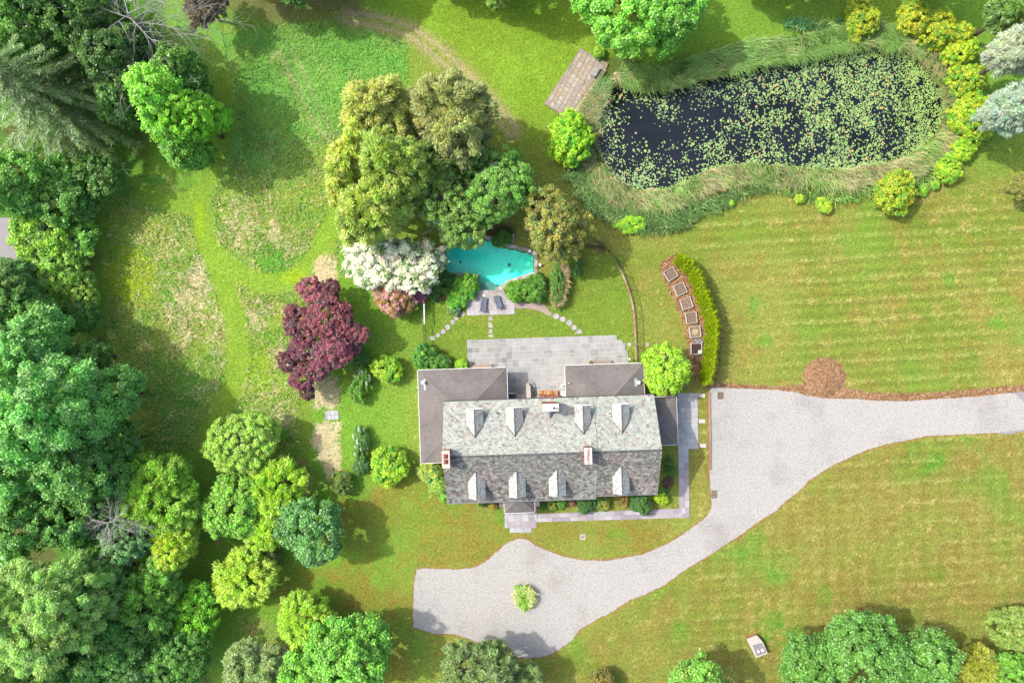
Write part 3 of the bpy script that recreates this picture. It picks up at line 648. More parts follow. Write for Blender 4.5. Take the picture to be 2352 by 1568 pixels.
# dormers
def dormer(x, sgn, seed):
    fr, half, ze, zr = 4.62, .86, 6.2, 6.86; root = house
    def rz(n): return ZR-SL*abs(n)
    b = MB(); back = 1.2; w_ = half-.14
    # cheeks and face
    zb = rz(fr)-.05
    b.add([(x-w_, sgn*(fr-.15), zb-.1), (x+w_, sgn*(fr-.15), zb-.1), (x+w_, sgn*(fr-.15), ze+.02), (x, sgn*(fr-.15), zr-.08), (x-w_, sgn*(fr-.15), ze+.02),
           (x-w_, sgn*2.2, zb-.1), (x+w_, sgn*2.2, zb-.1), (x+w_, sgn*2.2, ze+.02), (x, sgn*2.2, zr-.08), (x-w_, sgn*2.2, ze+.02)],
          [(0, 1, 2, 3, 4), (5, 9, 8, 7, 6), (0, 4, 9, 5), (1, 6, 7, 2)])
    d = b.build('dormer', PAINTW, house, label=None)
    b = MB(); ld = math.hypot(half, zr-ze)
    for s in (-1, 1):
        b.add([(x, sgn*(fr+.08), zr), (x, sgn*back, zr), (x+s*half, sgn*back, ze), (x+s*half, sgn*(fr+.08), ze),
               (x, sgn*(fr+.08), zr-.1), (x, sgn*back, zr-.1), (x+s*half, sgn*back, ze-.1), (x+s*half, sgn*(fr+.08), ze-.1)],
              [(0, 1, 2, 3), (4, 7, 6, 5), (0, 3, 7, 4), (3, 2, 6, 7)], dark)
        slates(b, (x, sgn*(fr+.08), zr), (0, -sgn, 0), (s*half, 0, ze-zr), fr+.08-back, ld, DORM, seed*3+s, .19, .17, .24, .24, keep=lambda p: p.z > rz(p.y)-.02)
    b.box((x, sgn*(fr+back+.6)/2, zr+.015), (.07, fr-back-.5, .05), 0, hx('4d5452', 2))
    b.build('dormer_roof', SLATE, d)
    if sgn > 0:
        b = MB(); b.box((x, sgn*(fr+.1), ze-.06), (2*half, .05, .1), 0); b.build('fascia', PAINTW, d)
    window(d, x, sgn*(fr-.15), (zb+ze)/2+.1, .8, .75, sgn)
for i, x in enumerate((-7.95, -3.78, 3.40, 7.42)): dormer(x, 1, 10+i)
for i, x in enumerate((-7.97, -3.72, .48, 7.2)): dormer(x, -1, 20+i)
# copper valleys show as dark lines where the dormer meets the slope
for x, sg in [(v, 1) for v in (-7.95, -3.78, 3.40, 7.42)]:
    zr_, ze_ = 6.86, 6.2; nt_ = (ZR-zr_)/SL; ns_ = (ZR-ze_)/SL
    b = MB(); b.tube([(x-.86, sg*ns_, ze_+.05), (x, sg*nt_, zr_+.05), (x+.86, sg*ns_, ze_+.05)], [.045]*3, hx('3e4444', 2), 4); b.build('valley_flashing', ATT, house)
# chimneys
RB = [hx(c, 2.0) for c in ('b5745c', 'a9654f', 'c08468', '9c5a48')]
def bricks(b, cx, cn, sx, sn, z0, z1, cols, seed):
    r = random.Random(seed); z = z0; bh = .075
    b.box((cx, cn, (z0+z1)/2), (sx-.03, sn-.03, z1-z0-.01), 0, hx('b9aca0', 2.2))
    while z < z1-.01:
        h = min(bh, z1-z); off_ = (int(z/bh) % 2)*.11
        for face in range(4):
            ln = sx if face < 2 else sn; u = -off_
            while u < ln:
                a0, a1 = max(0, u), min(ln, u+.22); u += .22
                if a1-a0 < .03: continue
                m_ = (a0+a1)/2-ln/2; c = np.array(r.choice(cols))*r.uniform(.8, 1.15)
                if face < 2: b.box((cx+m_, cn+(1 if face else -1)*(sn/2-.008), z+h/2), (a1-a0-.012, .02, h-.012), 0, c)
                else: b.box((cx+(1 if face == 3 else -1)*(sx/2-.008), cn+m_, z+h/2), (.02, a1-a0-.012, h-.012), 0, c)
        z += h
kx, kn = hp(1, 1)
def hpz(x, y, z): return W2H(P(x, y, z))
cx, cn = hpz(1264.8, 935.7, 8.4)
b = MB(); bricks(b, cx, cn-.02, 1.55, .66, 4.2, 8.27, RB, 1); ch = b.build('chimney', BRICK, house)
b = MB(); b.box((cx, cn, 8.34), (1.66, .76, .14), 0, hx('e9d3bb', 1.5)); b.build('chimney_cap', STONE, ch)
b = MB(); b.lathe((cx+.32, cn-.02, 8.41), [(.16, 0), (.15, .42), (.17, .42), (.17, .46), (.13, .46), (.13, .40)], hx('d9dde6', 1.6), 16); b.build('flue', ATT, ch)
b = MB(); b.lathe((cx+.32, cn-.02, 8.80), [(.125, 0), (.125, .035)], (.012, .01, .01), 16); b.build('flue_opening', ATT, ch)
b = MB()                                     # little copper saddle behind the stack
b.add([(cx-.62, cn-.33, 5.7), (cx+.62, cn-.33, 5.7), (cx, cn-.33, 6.15), (cx, cn-1.5, 6.0)], [(0, 2, 3), (2, 1, 3), (0, 1, 2)], hx('8b8f94', 2)); b.build('chimney_saddle', ATT, ch)
cx, cn = hpz(1024, 1055, 9.2); PB = [hx(c, 1.9) for c in ('cfa893', 'c39a86', 'd9bba8', 'b88b7a')]
b = MB(); bricks(b, cx, cn, .70, 1.66, 5.5, 9.1, PB, 2); ch = b.build('chimney', BRICK, house, label='pale brick chimney with two copper flue caps at the west end of the ridge')
b = MB(); b.box((cx, cn, 9.14), (.78, 1.75, .10), 0, hx('dcb9a4', 1.7)); b.build('chimney_cap', STONE, ch)
for dn in (-.22, .32):
    b = MB(); b.add([(cx-.24, cn+dn-.24, 9.2), (cx+.24, cn+dn-.24, 9.2), (cx+.24, cn+dn+.24, 9.2), (cx-.24, cn+dn+.24, 9.2), (cx, cn+dn, 9.42)]+[(cx+i*.22, cn+dn+j*.22, 9.15) for i, j in ((-1, -1), (1, -1), (1, 1), (-1, 1))],
          [(0, 1, 4), (1, 2, 4), (2, 3, 4), (3, 0, 4), (0, 5, 6, 1), (1, 6, 7, 2), (2, 7, 8, 3), (3, 8, 5, 0)], hx('8a4f45', 2)); b.build('flue_cap', ATT, ch)
cx, cn = hpz(1351.3, 1047, 9.15)
b = MB(); bricks(b, cx, cn, .66, 1.56, 5.5, 9.05, RB, 3); ch = b.build('chimney', BRICK, house)
b = MB(); b.box((cx, cn, 9.1), (.76, 1.66, .11), 0, hx('ddd2cb', 1.8)); b.build('chimney_cap', STONE, ch)
b = MB(); r_ = random.Random(4)
for k in range(14): b.prism([(cx+p[0]*.9+r_.uniform(-.14, .14), cn-.72+k*.105+p[1]) for p in stone_poly(0, .11, 6, r_)], 9.15, 9.163+k*.0012, np.array(hx('b98480', 2.0))*r_.uniform(.7, 1.2))
b.build('chimney_crown', STONE, ch)
for (x, y, z) in ((1142.5, 949.5, 5.9), (1405, 955, 6.0)):   # plumbing vents on the north slope
    p = W2H(P(x, y, z)); b = MB(); b.lathe((p[0], p[1], ZR-SL*p[1]-.05), [(.09, 0), (.08, .35), (.05, .36)], (.06, .06, .06), 8); b.build('vent_pipe', ATT, house)

# low wings: grey shingle hips
SHING = bpy.data.materials.new('shingle'); SHING.use_nodes = True
N = SHING.node_tree.nodes; L = SHING.node_tree.links; bs = N['Principled BSDF']; bs.inputs['Roughness'].default_value = .9; bs.inputs['Specular IOR Level'].default_value = .15
tc = N.new('ShaderNodeTexCoord'); bt = N.new('ShaderNodeTexBrick'); bt.inputs['Scale'].default_value = 1; bt.inputs['Brick Width'].default_value = .31; bt.inputs['Row Height'].default_value = .145
bt.inputs['Mortar Size'].default_value = .006; bt.inputs['Color1'].default_value = (*hx('8d8683', 2.65), 1); bt.inputs['Color2'].default_value = (*hx('9b9490', 2.65), 1); bt.inputs['Mortar'].default_value = (*hx('6f6966', 2.65), 1)
nz = N.new('ShaderNodeTexNoise'); nz.inputs['Scale'].default_value = .5; nz.inputs['Detail'].default_value = 6; mr = N.new('ShaderNodeMapRange'); mr.inputs[1].default_value = .35; mr.inputs[2].default_value = .65; mr.inputs[3].default_value = .88; mr.inputs[4].default_value = 1.12
vm = N.new('ShaderNodeVectorMath'); vm.operation = 'SCALE'; L.new(tc.outputs['Object'], bt.inputs[0]); L.new(tc.outputs['Object'], nz.inputs[0]); L.new(nz.outputs[0], mr.inputs[0]); L.new(bt.outputs[0], vm.inputs[0]); L.new(mr.outputs[0], vm.inputs['Scale']); L.new(vm.outputs[0], bs.inputs[0])
def hiproof(faces, name, walls, eaves, h_eave, ridge=None):
    b = MB()
    for f in faces: b.add(f, [tuple(range(len(f)))], (.3,)*3)
    r0 = b.build(name, SHING, house)
    for i_, a in enumerate(eaves):                      # fascia board with gutter
        p, q = Vector(a[0]), Vector(a[1]); f = MB(); d = (q-p).normalized(); mid = (p+q)/2
        f.box((mid.x, mid.y, h_eave-.09), ((q-p).length-.01, .07, .17), math.atan2(d.y, d.x), (.5,)*3); f.build('fascia', PAINTW, r0)
    for w in walls:
        b = MB(); b.prism(w, 0, h_eave-.02, (.5,)*3, cap2=False); b.build('wall', PAINTW, house)
    for a, c in (ridge or []): f = MB(); f.bar((a[0], a[1], a[2]-.015), (c[0], c[1], c[2]-.015), .055, hx('9b9490', 2.5), 5); f.build('hip_cap', STONE, r0)
g = .27; e = 2.85; x0, x1, n1, n0 = -14.25, -4.44, 8.85, -1.39
A_, B_ = (x0, n1, e), (x1, n1, e); t = 3.85; Rn = n1-t
hA, hB = (x0+t, Rn, e+g*t), (x1-t, Rn, e+g*t); D_ = (x0, n0, e); hD = (x0+t, n0+t, e+g*t)
hiproof([[A_, hA, hB, B_][::-1], [B_, hB, (x1, Rn, e)][::-1], [D_, hD, hA, A_][::-1], [D_, (x0+t, n0, e), hD]], 'wing_roof',
        [[(x0+.45, n0+.45), (wx0, n0+.45), (wx0, wn1-.01), (x1-.45, wn1-.01), (x1-.45, n1-.45), (x0+.45, n1-.45)]],
        [((x0, n1), (x1, n1)), ((x1, n1-.04), (x1, Rn+.3)), ((x0, n0), (x0, n1-.04)), ((x0+.05, n0), (HX0, n0))], e, [(A_, hA), (B_, hB), (D_, hD)])
x0, x1, n1 = 1.95, 10.62, 8.83; t = 3.8; Rn = n1-t
A_, B_ = (x0, n1, e), (x1, n1, e); hA, hB = (x0+t, Rn, e+g*t), (x1-t, Rn, e+g*t)
hiproof([[A_, hA, hB, B_][::-1], [B_, hB, (x1, Rn, e)][::-1], [(x0, Rn, e), hA, A_][::-1]], 'wing_roof',
        [[(x0+.45, wn1-.01), (x1-.45, wn1-.01), (x1-.45, n1-.45), (x0+.45, n1-.45)]], [((x0, n1), (x1, n1)), ((x1, n1-.04), (x1, Rn+.3)), ((x0, Rn+.3), (x0, n1-.04))], e, [(A_, hA), (B_, hB)])
for x in (-11.5, -8.5, -6.3): window(house, x, 8.4, 1.5, 1.2, 1.3, 1)
for x in (4.0, 8.3): window(house, x, 8.38, 1.5, 1.2, 1.3, 1)
e = 2.72; x1, n1, n0 = 14.15, 5.02, -.3; t = 2.66; xi = x1-t
B_, C_, hh = (x1, n1, e), (x1, n0, e), (x1-t, n1-t, e+g*t)
hiproof([[B_, (xi-.9, n1, e), (xi-.9, n1-t, e+g*t), hh], [C_, B_, hh], [(xi-.9, n0, e), C_, hh, (xi-.9, n1-t, e+g*t)]], 'porch_roof', [[(wx1+.01, n0+.4), (x1-.5, n0+.4), (x1-.5, n1-.4), (wx1+.01, n1-.4)]],
        [((x1, n0), (x1, n1)), ((HX1, n1), (x1-.04, n1)), ((HX1, n0), (x1-.04, n0))], e, [(B_, hh), (C_, hh)])
# front porch
e = 2.85; cx = -3.55; hw = 1.68; nf_ = -7.2; nb = -4.9; zt_ = e+.62
F_ = [(cx-hw, nf_, e), (cx+hw, nf_, e), (cx+hw, nb, e), (cx-hw, nb, e)]; r1, r2 = (cx-.5, nf_+1.3, zt_), (cx+.5, nf_+1.3, zt_); r3, r4 = (cx+.5, nb, zt_), (cx-.5, nb, zt_)
hiproof([[F_[0], F_[1], r2, r1], [F_[1], F_[2], r3, r2], [F_[3], F_[0], r1, r4], [r1, r2, r3, r4]], 'porch_roof', [], [((cx-hw, nf_), (cx+hw, nf_)), ((cx+hw, nf_), (cx+hw, -5.1)), ((cx-hw, nf_), (cx-hw, -5.1))], e, [(F_[0], r1), (F_[1], r2)])
for s in (-1, 1):
    xa, xb = sorted((cx+s*(hw+.03), cx+s*2.22)); b = MB(); b.add([(xa, -6.55, e-.06), (xb, -6.55, e-.06), (xb, -4.9, e-.06), (xa, -4.9, e-.06), (xa, -6.55, e-.2), (xb, -6.55, e-.2), (xb, -4.9, e-.2), (xa, -4.9, e-.2)],
      [(0, 1, 2, 3), (4, 7, 6, 5), (0, 4, 5, 1), (1, 5, 6, 2), (3, 7, 4, 0)], (.3,)*3); b.build('porch_side_roof', SHING, house)
    for nn_ in (-7.0,):
        b = MB(); b.lathe((cx+s*1.5, nn_, .06), [(.15, 0), (.15, .12), (.1, .16), (.085, 2.5), (.14, 2.56), (.14, 2.7)], (.6,)*3, 14); b.build('porch_column', PAINTW, house)
b = MB(); b.box((cx, wn0-.02, 1.15), (1.05, .07, 2.15), 0, hx('33413c', 2)); d_ = b.build('front_door', ATT, house); b = MB(); b.lathe((cx+.42, wn0-.12, 1.05), [(.02, 0), (.035, .03), (.02, .06)], (.3, .25, .1), 8); b.build('handle', ATT, d_)
# roof vents on the wings
def vent(lab, x, y, z, hx_, fl):
    p = P(x, y, z); r0 = empty('roof_vent', p, TH, label=lab, cat='roof vent', group=None)
    b = MB(); b.lathe((0, 0, -.15), [(.13, 0), (.13, .55), (.2, .55), (.2, .62), (.06, .72)], (.62, .63, .65), 14); b.build('vent_cap', ATT, r0)
    b = MB(); b.box(fl[0], fl[1], 0, hx('bfc4cc', 2.0)); o = b.build('flashing', ATT, r0); o.rotation_euler = (fl[2], fl[3], 0)
vent('white capped roof vent with long flashing on the west wing corner', 949.4+175/7.585, 826.9+385/7.585, 3.1, 0, ((.12, -.25, -.06), (.22, 1.2, .02), 0, -.26))
vent('white capped roof vent on the east wing beside the round tree', 1225+1825/7.585, 826.9+385/7.585, 3.1, 0, ((-.25, 0, -.0), (.35, .85, .02), 0, .26))
b = MB(); pz = P(*ZN(620, 400), 3.25); b.lathe((0, 0, -.1), [(.05, 0), (.05, .25), (.02, .27)], (.7, .7, .7), 8); b.build('vent_pipe', ATT, None, pz, label='small white pipe on the courtyard edge of the east wing roof', cat='pipe')

# ------------------------------------------------------------------ courtyard corner
def hloc(x, y, z=0): return H2W(*hp(x, y), z)
st = empty('stone_stoop', hloc(1196, 900), TH, label='shaded stone stoop with stepped side wall in the courtyard corner', cat='steps')
b = MB(); G1 = hx('b3aba2', 2.1)
b.box((0, -.15, .25), (1.1, 1.3, .5), 0, G1); b.box((0, .68, .16), (1.1, .34, .32), 0, G1); b.build('landing', STONE, st)
b = MB(); b.box((.86, -.05, .45), (.5, 1.5, .9), 0, hx('c9bfb2', 2.0)); b.box((.80, .80, .33), (.42, .2, .66), 0, hx('c9bfb2', 2.0)); b.box((.84, .97, .2), (.3, .14, .4), 0, hx('c9bfb2', 2.0)); b.build('side_wall', STONE, st)
b = MB(); b.box((0, .2, .56), (.7, .7, .04), 0, (.10, .11, .11)); b.build('doormat', ATT, st)
b = MB(); b.box((-1.08, -.38, .35), (1.0, .7, .62), 0, (.035, .04, .045)); b.build('stairwell', ATT, None, hloc(1196, 900), label='dark block standing in for the shaded cellar bulkhead tucked under the west wing eave', cat='cellar door').rotation_euler = (0, 0, TH)  # dark solid box stands in for the darkness of a sunken stairwell
rl = empty('white_railing', hloc(1174, 901.5), TH, label='short white railing beside the dark cellar bulkhead', cat='railing')
b = MB(); b.bar((-.45, 0, 1.0), (.45, 0, 1.0), .04, (.6,)*3, 8); b.build('top_rail', PAINTW, rl)
for x in (-.42, -.14, .14, .42):
    b = MB(); b.bar((x, 0, .02), (x, 0, .97), .025, (.6,)*3, 6); b.build('baluster', PAINTW, rl)
# hearth and firewood
hr = empty('brick_hearth', hloc(1261, 910.6), TH, label='red brick ledge against the house wall behind the stacked firewood', cat='brick ledge')
b = MB(); bricks(b, 0, -.2, 2.15, .75, 0, .84, RB, 9); b.build('brick_base', BRICK, hr)
b = MB(); r_ = random.Random(3)
for i in range(10):
    for j in range(2): b.box((-1.02+i*.215+.04, -.34+j*.36, .875), (.2, .345, .06), 0, np.array(r_.choice(RB))*r_.uniform(.85, 1.2))
b.build('brick_top', BRICK, hr)
r_ = random.Random(6); k = 0
for row in range(3):
    for i in range(16-row):
        x = 1235.5+(i+row*.5)*3.05; p = hloc(x+r_.uniform(-.5, .5), 901+r_.uniform(-.7, .7)); rr_ = r_.uniform(.065, .085)
        b = MB(); lc = np.array(hx(r_.choice(['d9a878', 'c98f60', 'e0b88c', 'b67c50']), 1.9)); ln = r_.uniform(.19, .26)
        a = [(-ln*1.0, 0, 0), (-ln*.4, r_.uniform(-.01, .01), 0), (ln*.4, r_.uniform(-.01, .01), 0), (ln, 0, 0)]; b.tube(a, [rr_*.97, rr_, rr_, rr_*.95], lc, 7)
        o = b.build('firewood_log', WOODW, None, (p.x, p.y, .09+row*.135+rr_*.2), cat='log', group='stacked firewood logs', label=ORD[i]+' log from the west in the '+('bottom', 'middle', 'top')[row]+' row of the firewood stack')
        o.rotation_euler = (r_.uniform(0, 6), r_.uniform(-.06, .06), math.pi/2+TH+r_.uniform(-.12, .12))
# things along the court
def boxthing(name, lab, cat, p, sz, col, m=ATT, rz=TH, bevel=.02):
    bm = bmesh.new(); bmesh.ops.create_cube(bm, size=1)
    for v in bm.verts: v.co = Vector((v.co.x*sz[0], v.co.y*sz[1], (v.co.z+.5)*sz[2]))
    bmesh.ops.bevel(bm, geom=bm.edges[:], offset=bevel, segments=2, affect='EDGES'); me = bpy.data.meshes.new(name); bm.to_mesh(me); bm.free()
    a = me.color_attributes.new('Col', 'FLOAT_COLOR', 'POINT'); c = np.ones((len(me.vertices), 4), np.float32); c[:, :3] = col; a.data.foreach_set('color', c.ravel())
    return me
ac = empty('air_conditioner', hloc(1294.5, 886, .06), TH, label='white boxy condenser unit at the courtyard edge of the east wing', cat='air conditioner')
link('casing', boxthing('casing', '', '', None, (.62, .42, .55), (.62, .62, .62)), ATT, ac)
b = MB(); b.lathe((0, 0, .55), [(.17, 0), (.17, .015), (.05, .02)], (.1, .1, .1), 16); b.build('fan_grille', ATT, ac)
b = MB(); b.box((0, -.21, .3), (.5, .03, .4), 0, (.2, .2, .2)); b.build('side_grille', ATT, ac)
gr = empty('covered_grill', hloc(1293, 902.5, .06), TH+.3, label='white domed grill standing between firewood and east wing', cat='grill')
b = MB(); b.lathe((0, 0, .55), [(.27, 0), (.3, .08), (.28, .22), (.18, .34), (.05, .38)], (.6, .6, .6), 16); b.build('lid', ATT, gr)
b = MB(); b.lathe((0, 0, .3), [(.1, 0), (.22, .1), (.27, .24)], (.25, .25, .25), 14); b.build('bowl', ATT, gr)
for a in (0, 2.1, 4.2):
    b = MB(); b.bar((.3*math.cos(a), .3*math.sin(a), .0), (.14*math.cos(a), .14*math.sin(a), .4), .014, (.1,)*3); b.build('leg', ATT, gr)
b = MB(); q0, q1 = hloc(1284, 908.5, .35), hloc(1299, 912.5, .5); mid = (q0+q1)/2; b.bar(q0-mid, q1-mid, .05, hx('b9a68e', 2), 4); b.build('loose_board', WOODW, None, mid, label='loose plank leaning by the wall below the white grill', cat='plank')
b = MB(); hp_ = []; r_ = random.Random(2)
for k in range(26): t = k/25*2*math.pi; hp_.append(hloc(1226+4.2*math.sin(t)*(1-.35*math.cos(t)), 886.5-10*math.cos(t), .085))
for k in range(46): t = k*.62; hp_.append(hloc(1230+r_.uniform(2.5, 6)*math.cos(t), 903+r_.uniform(2.5, 6)*math.sin(t), .09+k*.002))
o0 = hp_[0].copy(); b.tube([p-o0 for p in hp_], [.022]*len(hp_), hx('5c6664', 2), 6); b.build('garden_hose', ATT, None, o0, label='grey garden hose looped and tangled on the courtyard paving', cat='hose')
pt = empty('flower_pot', hloc(1356.8, 832.6, .06), 0, label='round yellow-rimmed pot with a green mound plant by the east wing', cat='flower pot')
b = MB(); b.lathe((0, 0, 0), [(.17, 0), (.26, .36), (.29, .38), (.29, .43), (.23, .43), (.22, .36)], hx('c4a878', 2), 18); b.build('pot', ATT, pt)
b = MB(); b.lathe((0, 0, .36), [(.22, 0), (.21, .1), (.1, .18)], (.05, .08, .02), 14); b.build('plant', ATT, pt)
def bench(name, lab, p, rz, L_, D_, H_, col, back=False):
    r0 = empty(name, p, rz, label=lab, cat='bench'); r = random.Random(L_*10)
    b = MB(); k = 5
    for i in range(k): b.box((0, -D_/2+(i+.5)*D_/k, H_), (L_, D_/k-.02, .035), 0, np.array(col)*r.uniform(.85, 1.15))
    b.build('seat', WOODW, r0)
    for sx in (-1, 1):
        for sy in (-1, 1):
            b = MB(); b.box((sx*(L_/2-.08), sy*(D_/2-.05), H_/2-.01), (.06, .06, H_-.03), 0, col); b.build('leg', WOODW, r0)
        if back:
            b = MB(); b.box((sx*(L_/2-.03), 0, H_+.2), (.05, D_, .03), 0, col); b.box((sx*(L_/2-.03), D_/2-.04, H_+.1), (.045, .045, .2), 0, col); b.build('armrest', WOODW, r0)
    if back:
        b = MB()
        for i in range(4): b.box((0, -D_/2-.03-i*.03, H_+.13+i*.11), (L_, .03, .075), 0, np.array(col)*r.uniform(.85, 1.15))
        for sx in (-1, 0, 1): b.box((sx*(L_/2-.04), -D_/2-.06, H_+.22), (.05, .04, .5), 0, col)
        b.build('backrest', WOODW, r0)
    return r0
bench('wooden_bench', 'long weathered bench against the north wall of the east wing', hloc(1383, 831, .06), TH, 2.0, .42, .42, hx('a9988c', 2.1))
bench('wooden_bench', 'tan bench under the eave at the west end of the patio', hloc(1106, 840.5, .06), TH, 2.3, .38, .4, hx('c2aa92', 2.1))
pb = ZB(1065, 515); bench('garden_bench', 'slatted grey garden bench facing the meadow on the lichened stone platform', P(*pb, .2), math.radians(61.5), 1.25, .5, .42, hx('b5b0ae', 2.0), True)
ll = empty('path_light', hloc(1444, 824.5), 0, label='small pale lantern in the grass strip between patio and curved fence', cat='path light')
b = MB(); b.bar((0, 0, 0), (0, 0, .55), .025, (.03,)*3, 8); b.build('post', METALB, ll); b = MB(); b.lathe((0, 0, .55), [(.05, 0), (.08, .14), (.14, .15), (.03, .24)], (.6, .58, .5), 12); b.build('lantern', ATT, ll)

# ------------------------------------------------------------------ loungers
def lounger(lab, head, foot, w):
    h = P(*ZP(*head), .3); f = P(*ZP(*foot), .3); c = (h+f)/2; c.z = .06; d = h-f; L_ = d.length; r0 = empty('sun_lounger', c, math.atan2(d.y, d.x), label=lab, cat='sun lounger')
    navy = hx('6d7484', 2.1); x0, x1 = -L_/2, L_/2; hinge = x0+.68     # raised end at -x
    b = MB(); pr_ = [(x1, .30), (hinge, .30), (x0+.05, .58)]
    for (xa, za), (xb, zb) in zip(pr_[:-1], pr_[1:]):
        b.add([(xa, -w/2, za), (xa, w/2, za), (xb, w/2, zb), (xb, -w/2, zb), (xa, -w/2, za+.05), (xa, w/2, za+.05), (xb, w/2, zb+.05), (xb, -w/2, zb+.05)],
              [(4, 7, 6, 5), (0, 1, 2, 3), (0, 3, 7, 4), (1, 5, 6, 2), (0, 4, 5, 1), (3, 2, 6, 7)], navy)
    b.build('sling', FAB, r0)
    b = MB()
    for s in (-1, 1):
        y = s*(w/2+.03); b.bar((x1+.02, y, .29), (hinge, y, .29), .022, (.015,)*3); b.bar((hinge, y, .29), (x0, y, .6), .022, (.015,)*3); b.bar((hinge, y, .29), (x0-.05, y, .25), .02, (.015,)*3)
    b.bar((x1+.02, -w/2-.03, .29), (x1+.02, w/2+.03, .29), .022, (.015,)*3); b.bar((x0, -w/2-.03, .6), (x0, w/2+.03, .6), .022, (.015,)*3); b.build('frame', METALB, r0)
    for s in (-1, 1):
        for x in (x1-.2, x0+.2):
            b = MB(); b.bar((x, s*(w/2+.03), 0), (x, s*(w/2+.03), .28), .02, (.015,)*3); b.build('leg', METALB, r0)
        b = MB(); b.tube([(hinge+.05, s*(w/2+.06), .3), (hinge+.02, s*(w/2+.08), .5), (hinge+.25, s*(w/2+.09), .52), (hinge+.45, s*(w/2+.07), .3)], [.018]*4, (.015,)*3); b.build('armrest', METALB, r0)
    b = MB()
    for s in (-1, 1):
        for k in range(11): t = k/10; b.box((x0+.1+t*(L_-.2), s*(w/2+.01), .36 if x0+.1+t*(L_-.2) > hinge else .36+(hinge-(x0+.1+t*(L_-.2)))*.42), (.05, .05, .012), 0, (.5,)*3)
    b.build('lacing', ATT, r0)
FAB = mat('sling_fabric', attr=True, rough_=.9, noise=[(8, .06)])
lounger('left navy sun lounger on the pool deck, back raised at its south end', (853, 1192), (822, 1425), .56)
lounger('right navy sun lounger on the pool deck, turned towards the pool corner', (1052, 1168), (1112, 1370), .58)
# loungers: the raised end is the foot position given above (south)

# ------------------------------------------------------------------ fences
def fence(name, lab, line, hgt, posts, base=0.0):
    r0 = empty(name, P(*line[0]), 0, label=lab, cat='fence'); o = r0.location
    L = [P(*p)-o for p in smooth_line(line, False, 3)]
    cum = [0]
    for a, b_ in zip(L[:-1], L[1:]): cum.append(cum[-1]+(b_-a).length)
    T = cum[-1]
    def at(s):
        s = min(max(s, 0), T-1e-6)
        for i in range(len(cum)-1):
            if cum[i+1] >= s: return L[i].lerp(L[i+1], (s-cum[i])/(cum[i+1]-cum[i]))
    n = max(1, round(T/posts))
    for i in range(n+1):
        p = at(T*i/n); b = MB(); b.box((p.x, p.y, hgt/2+.03), (.07, .07, hgt+.08), 0, (.02,)*3); b.box((p.x, p.y, hgt+.09), (.09, .09, .03), 0, (.02,)*3); b.build('post', METALB, r0)
    for i in range(n):
        b = MB(); s0, s1 = T*i/n, T*(i+1)/n; m_ = 4
        for z in (.15, hgt-.12, hgt):
            for k in range(m_): b.bar(at(s0+(s1-s0)*k/m_)+Vector((0, 0, z)), at(s0+(s1-s0)*(k+1)/m_)+Vector((0, 0, z)), .02, (.02,)*3, 4, cap=False)
        k = int((s1-s0)/.13)
        for j in range(1, k):
            p = at(s0+(s1-s0)*j/k); b.bar(p+Vector((0, 0, .05)), p+Vector((0, 0, hgt)), .011, (.02,)*3, 4, cap=False)
        b.build('railing_panel', METALB, r0)
    return r0
fence('metal_fence', 'long curved black picket fence bordering the pool lawn on the east', pts(ZF, [(640,170),(800,255),(950,385),(1040,500),(1088,600),(1150,770),(1193,930),(1217,1100),(1224,1270),(1228,1450),(1236,1580)]), 1.15, 1.72)
fence('metal_fence', 'short straight black picket fence between pink shrub and green bush', pts(ZL, [(292,375),(297,560),(300,740),(306,1090)]), 1.15, 1.7)
b = MB(); a0, a1 = P(*ZL(290, 395), 1.2), P(*ZL(296, 740), 1.2); c0_ = (a0+a1)/2; b.box((0, 0, 0), (.13, (a1-a0).length, .05), math.atan2(a1.y-a0.y, a1.x-a0.x)-math.pi/2, hx('e2dde4', 1.8)); b.build('white_board', WOODW, None, c0_, label='long white board lying along the top of the short fence', cat='board')
b = MB(); b.lathe((0, 0, 0), [(.09, 0), (.13, .06), (.1, .2), (.03, .24)], hx('c65c5c', 2), 12); b.build('red_finial', ATT, None, P(*ZL(290, 365), 1.1), label='small red ball on the north end of the short fence', cat='ornament')
# brick edging strips below the fences
b = MB(); L_ = smooth_line(pts(ZF, [(1010,500),(1090,640),(1150,800),(1185,940),(1212,1110),(1216,1270),(1222,1450),(1226,1560)]), False, 2); L_ = [P(*p) for p in L_]; r_ = random.Random(9)
for p, q in zip(L_[:-1], L_[1:]):
    d = q-p; m_ = max(1, int(d.length/.22)); a = math.atan2(d.y, d.x)
    for k in range(m_):
        c = p.lerp(q, (k+.5)/m_); b.box((c.x-L_[0].x, c.y-L_[0].y, .02), (d.length/m_-.015, .16, .06), a, np.array(hx(r_.choice(['c9a08a', 'b98c76', 'd3b29e']), 2.1))*r_.uniform(.85, 1.1))
b.build('brick_edging', BRICK, None, L_[0], label='thin curved brick edging along the foot of the long fence', cat='edging')

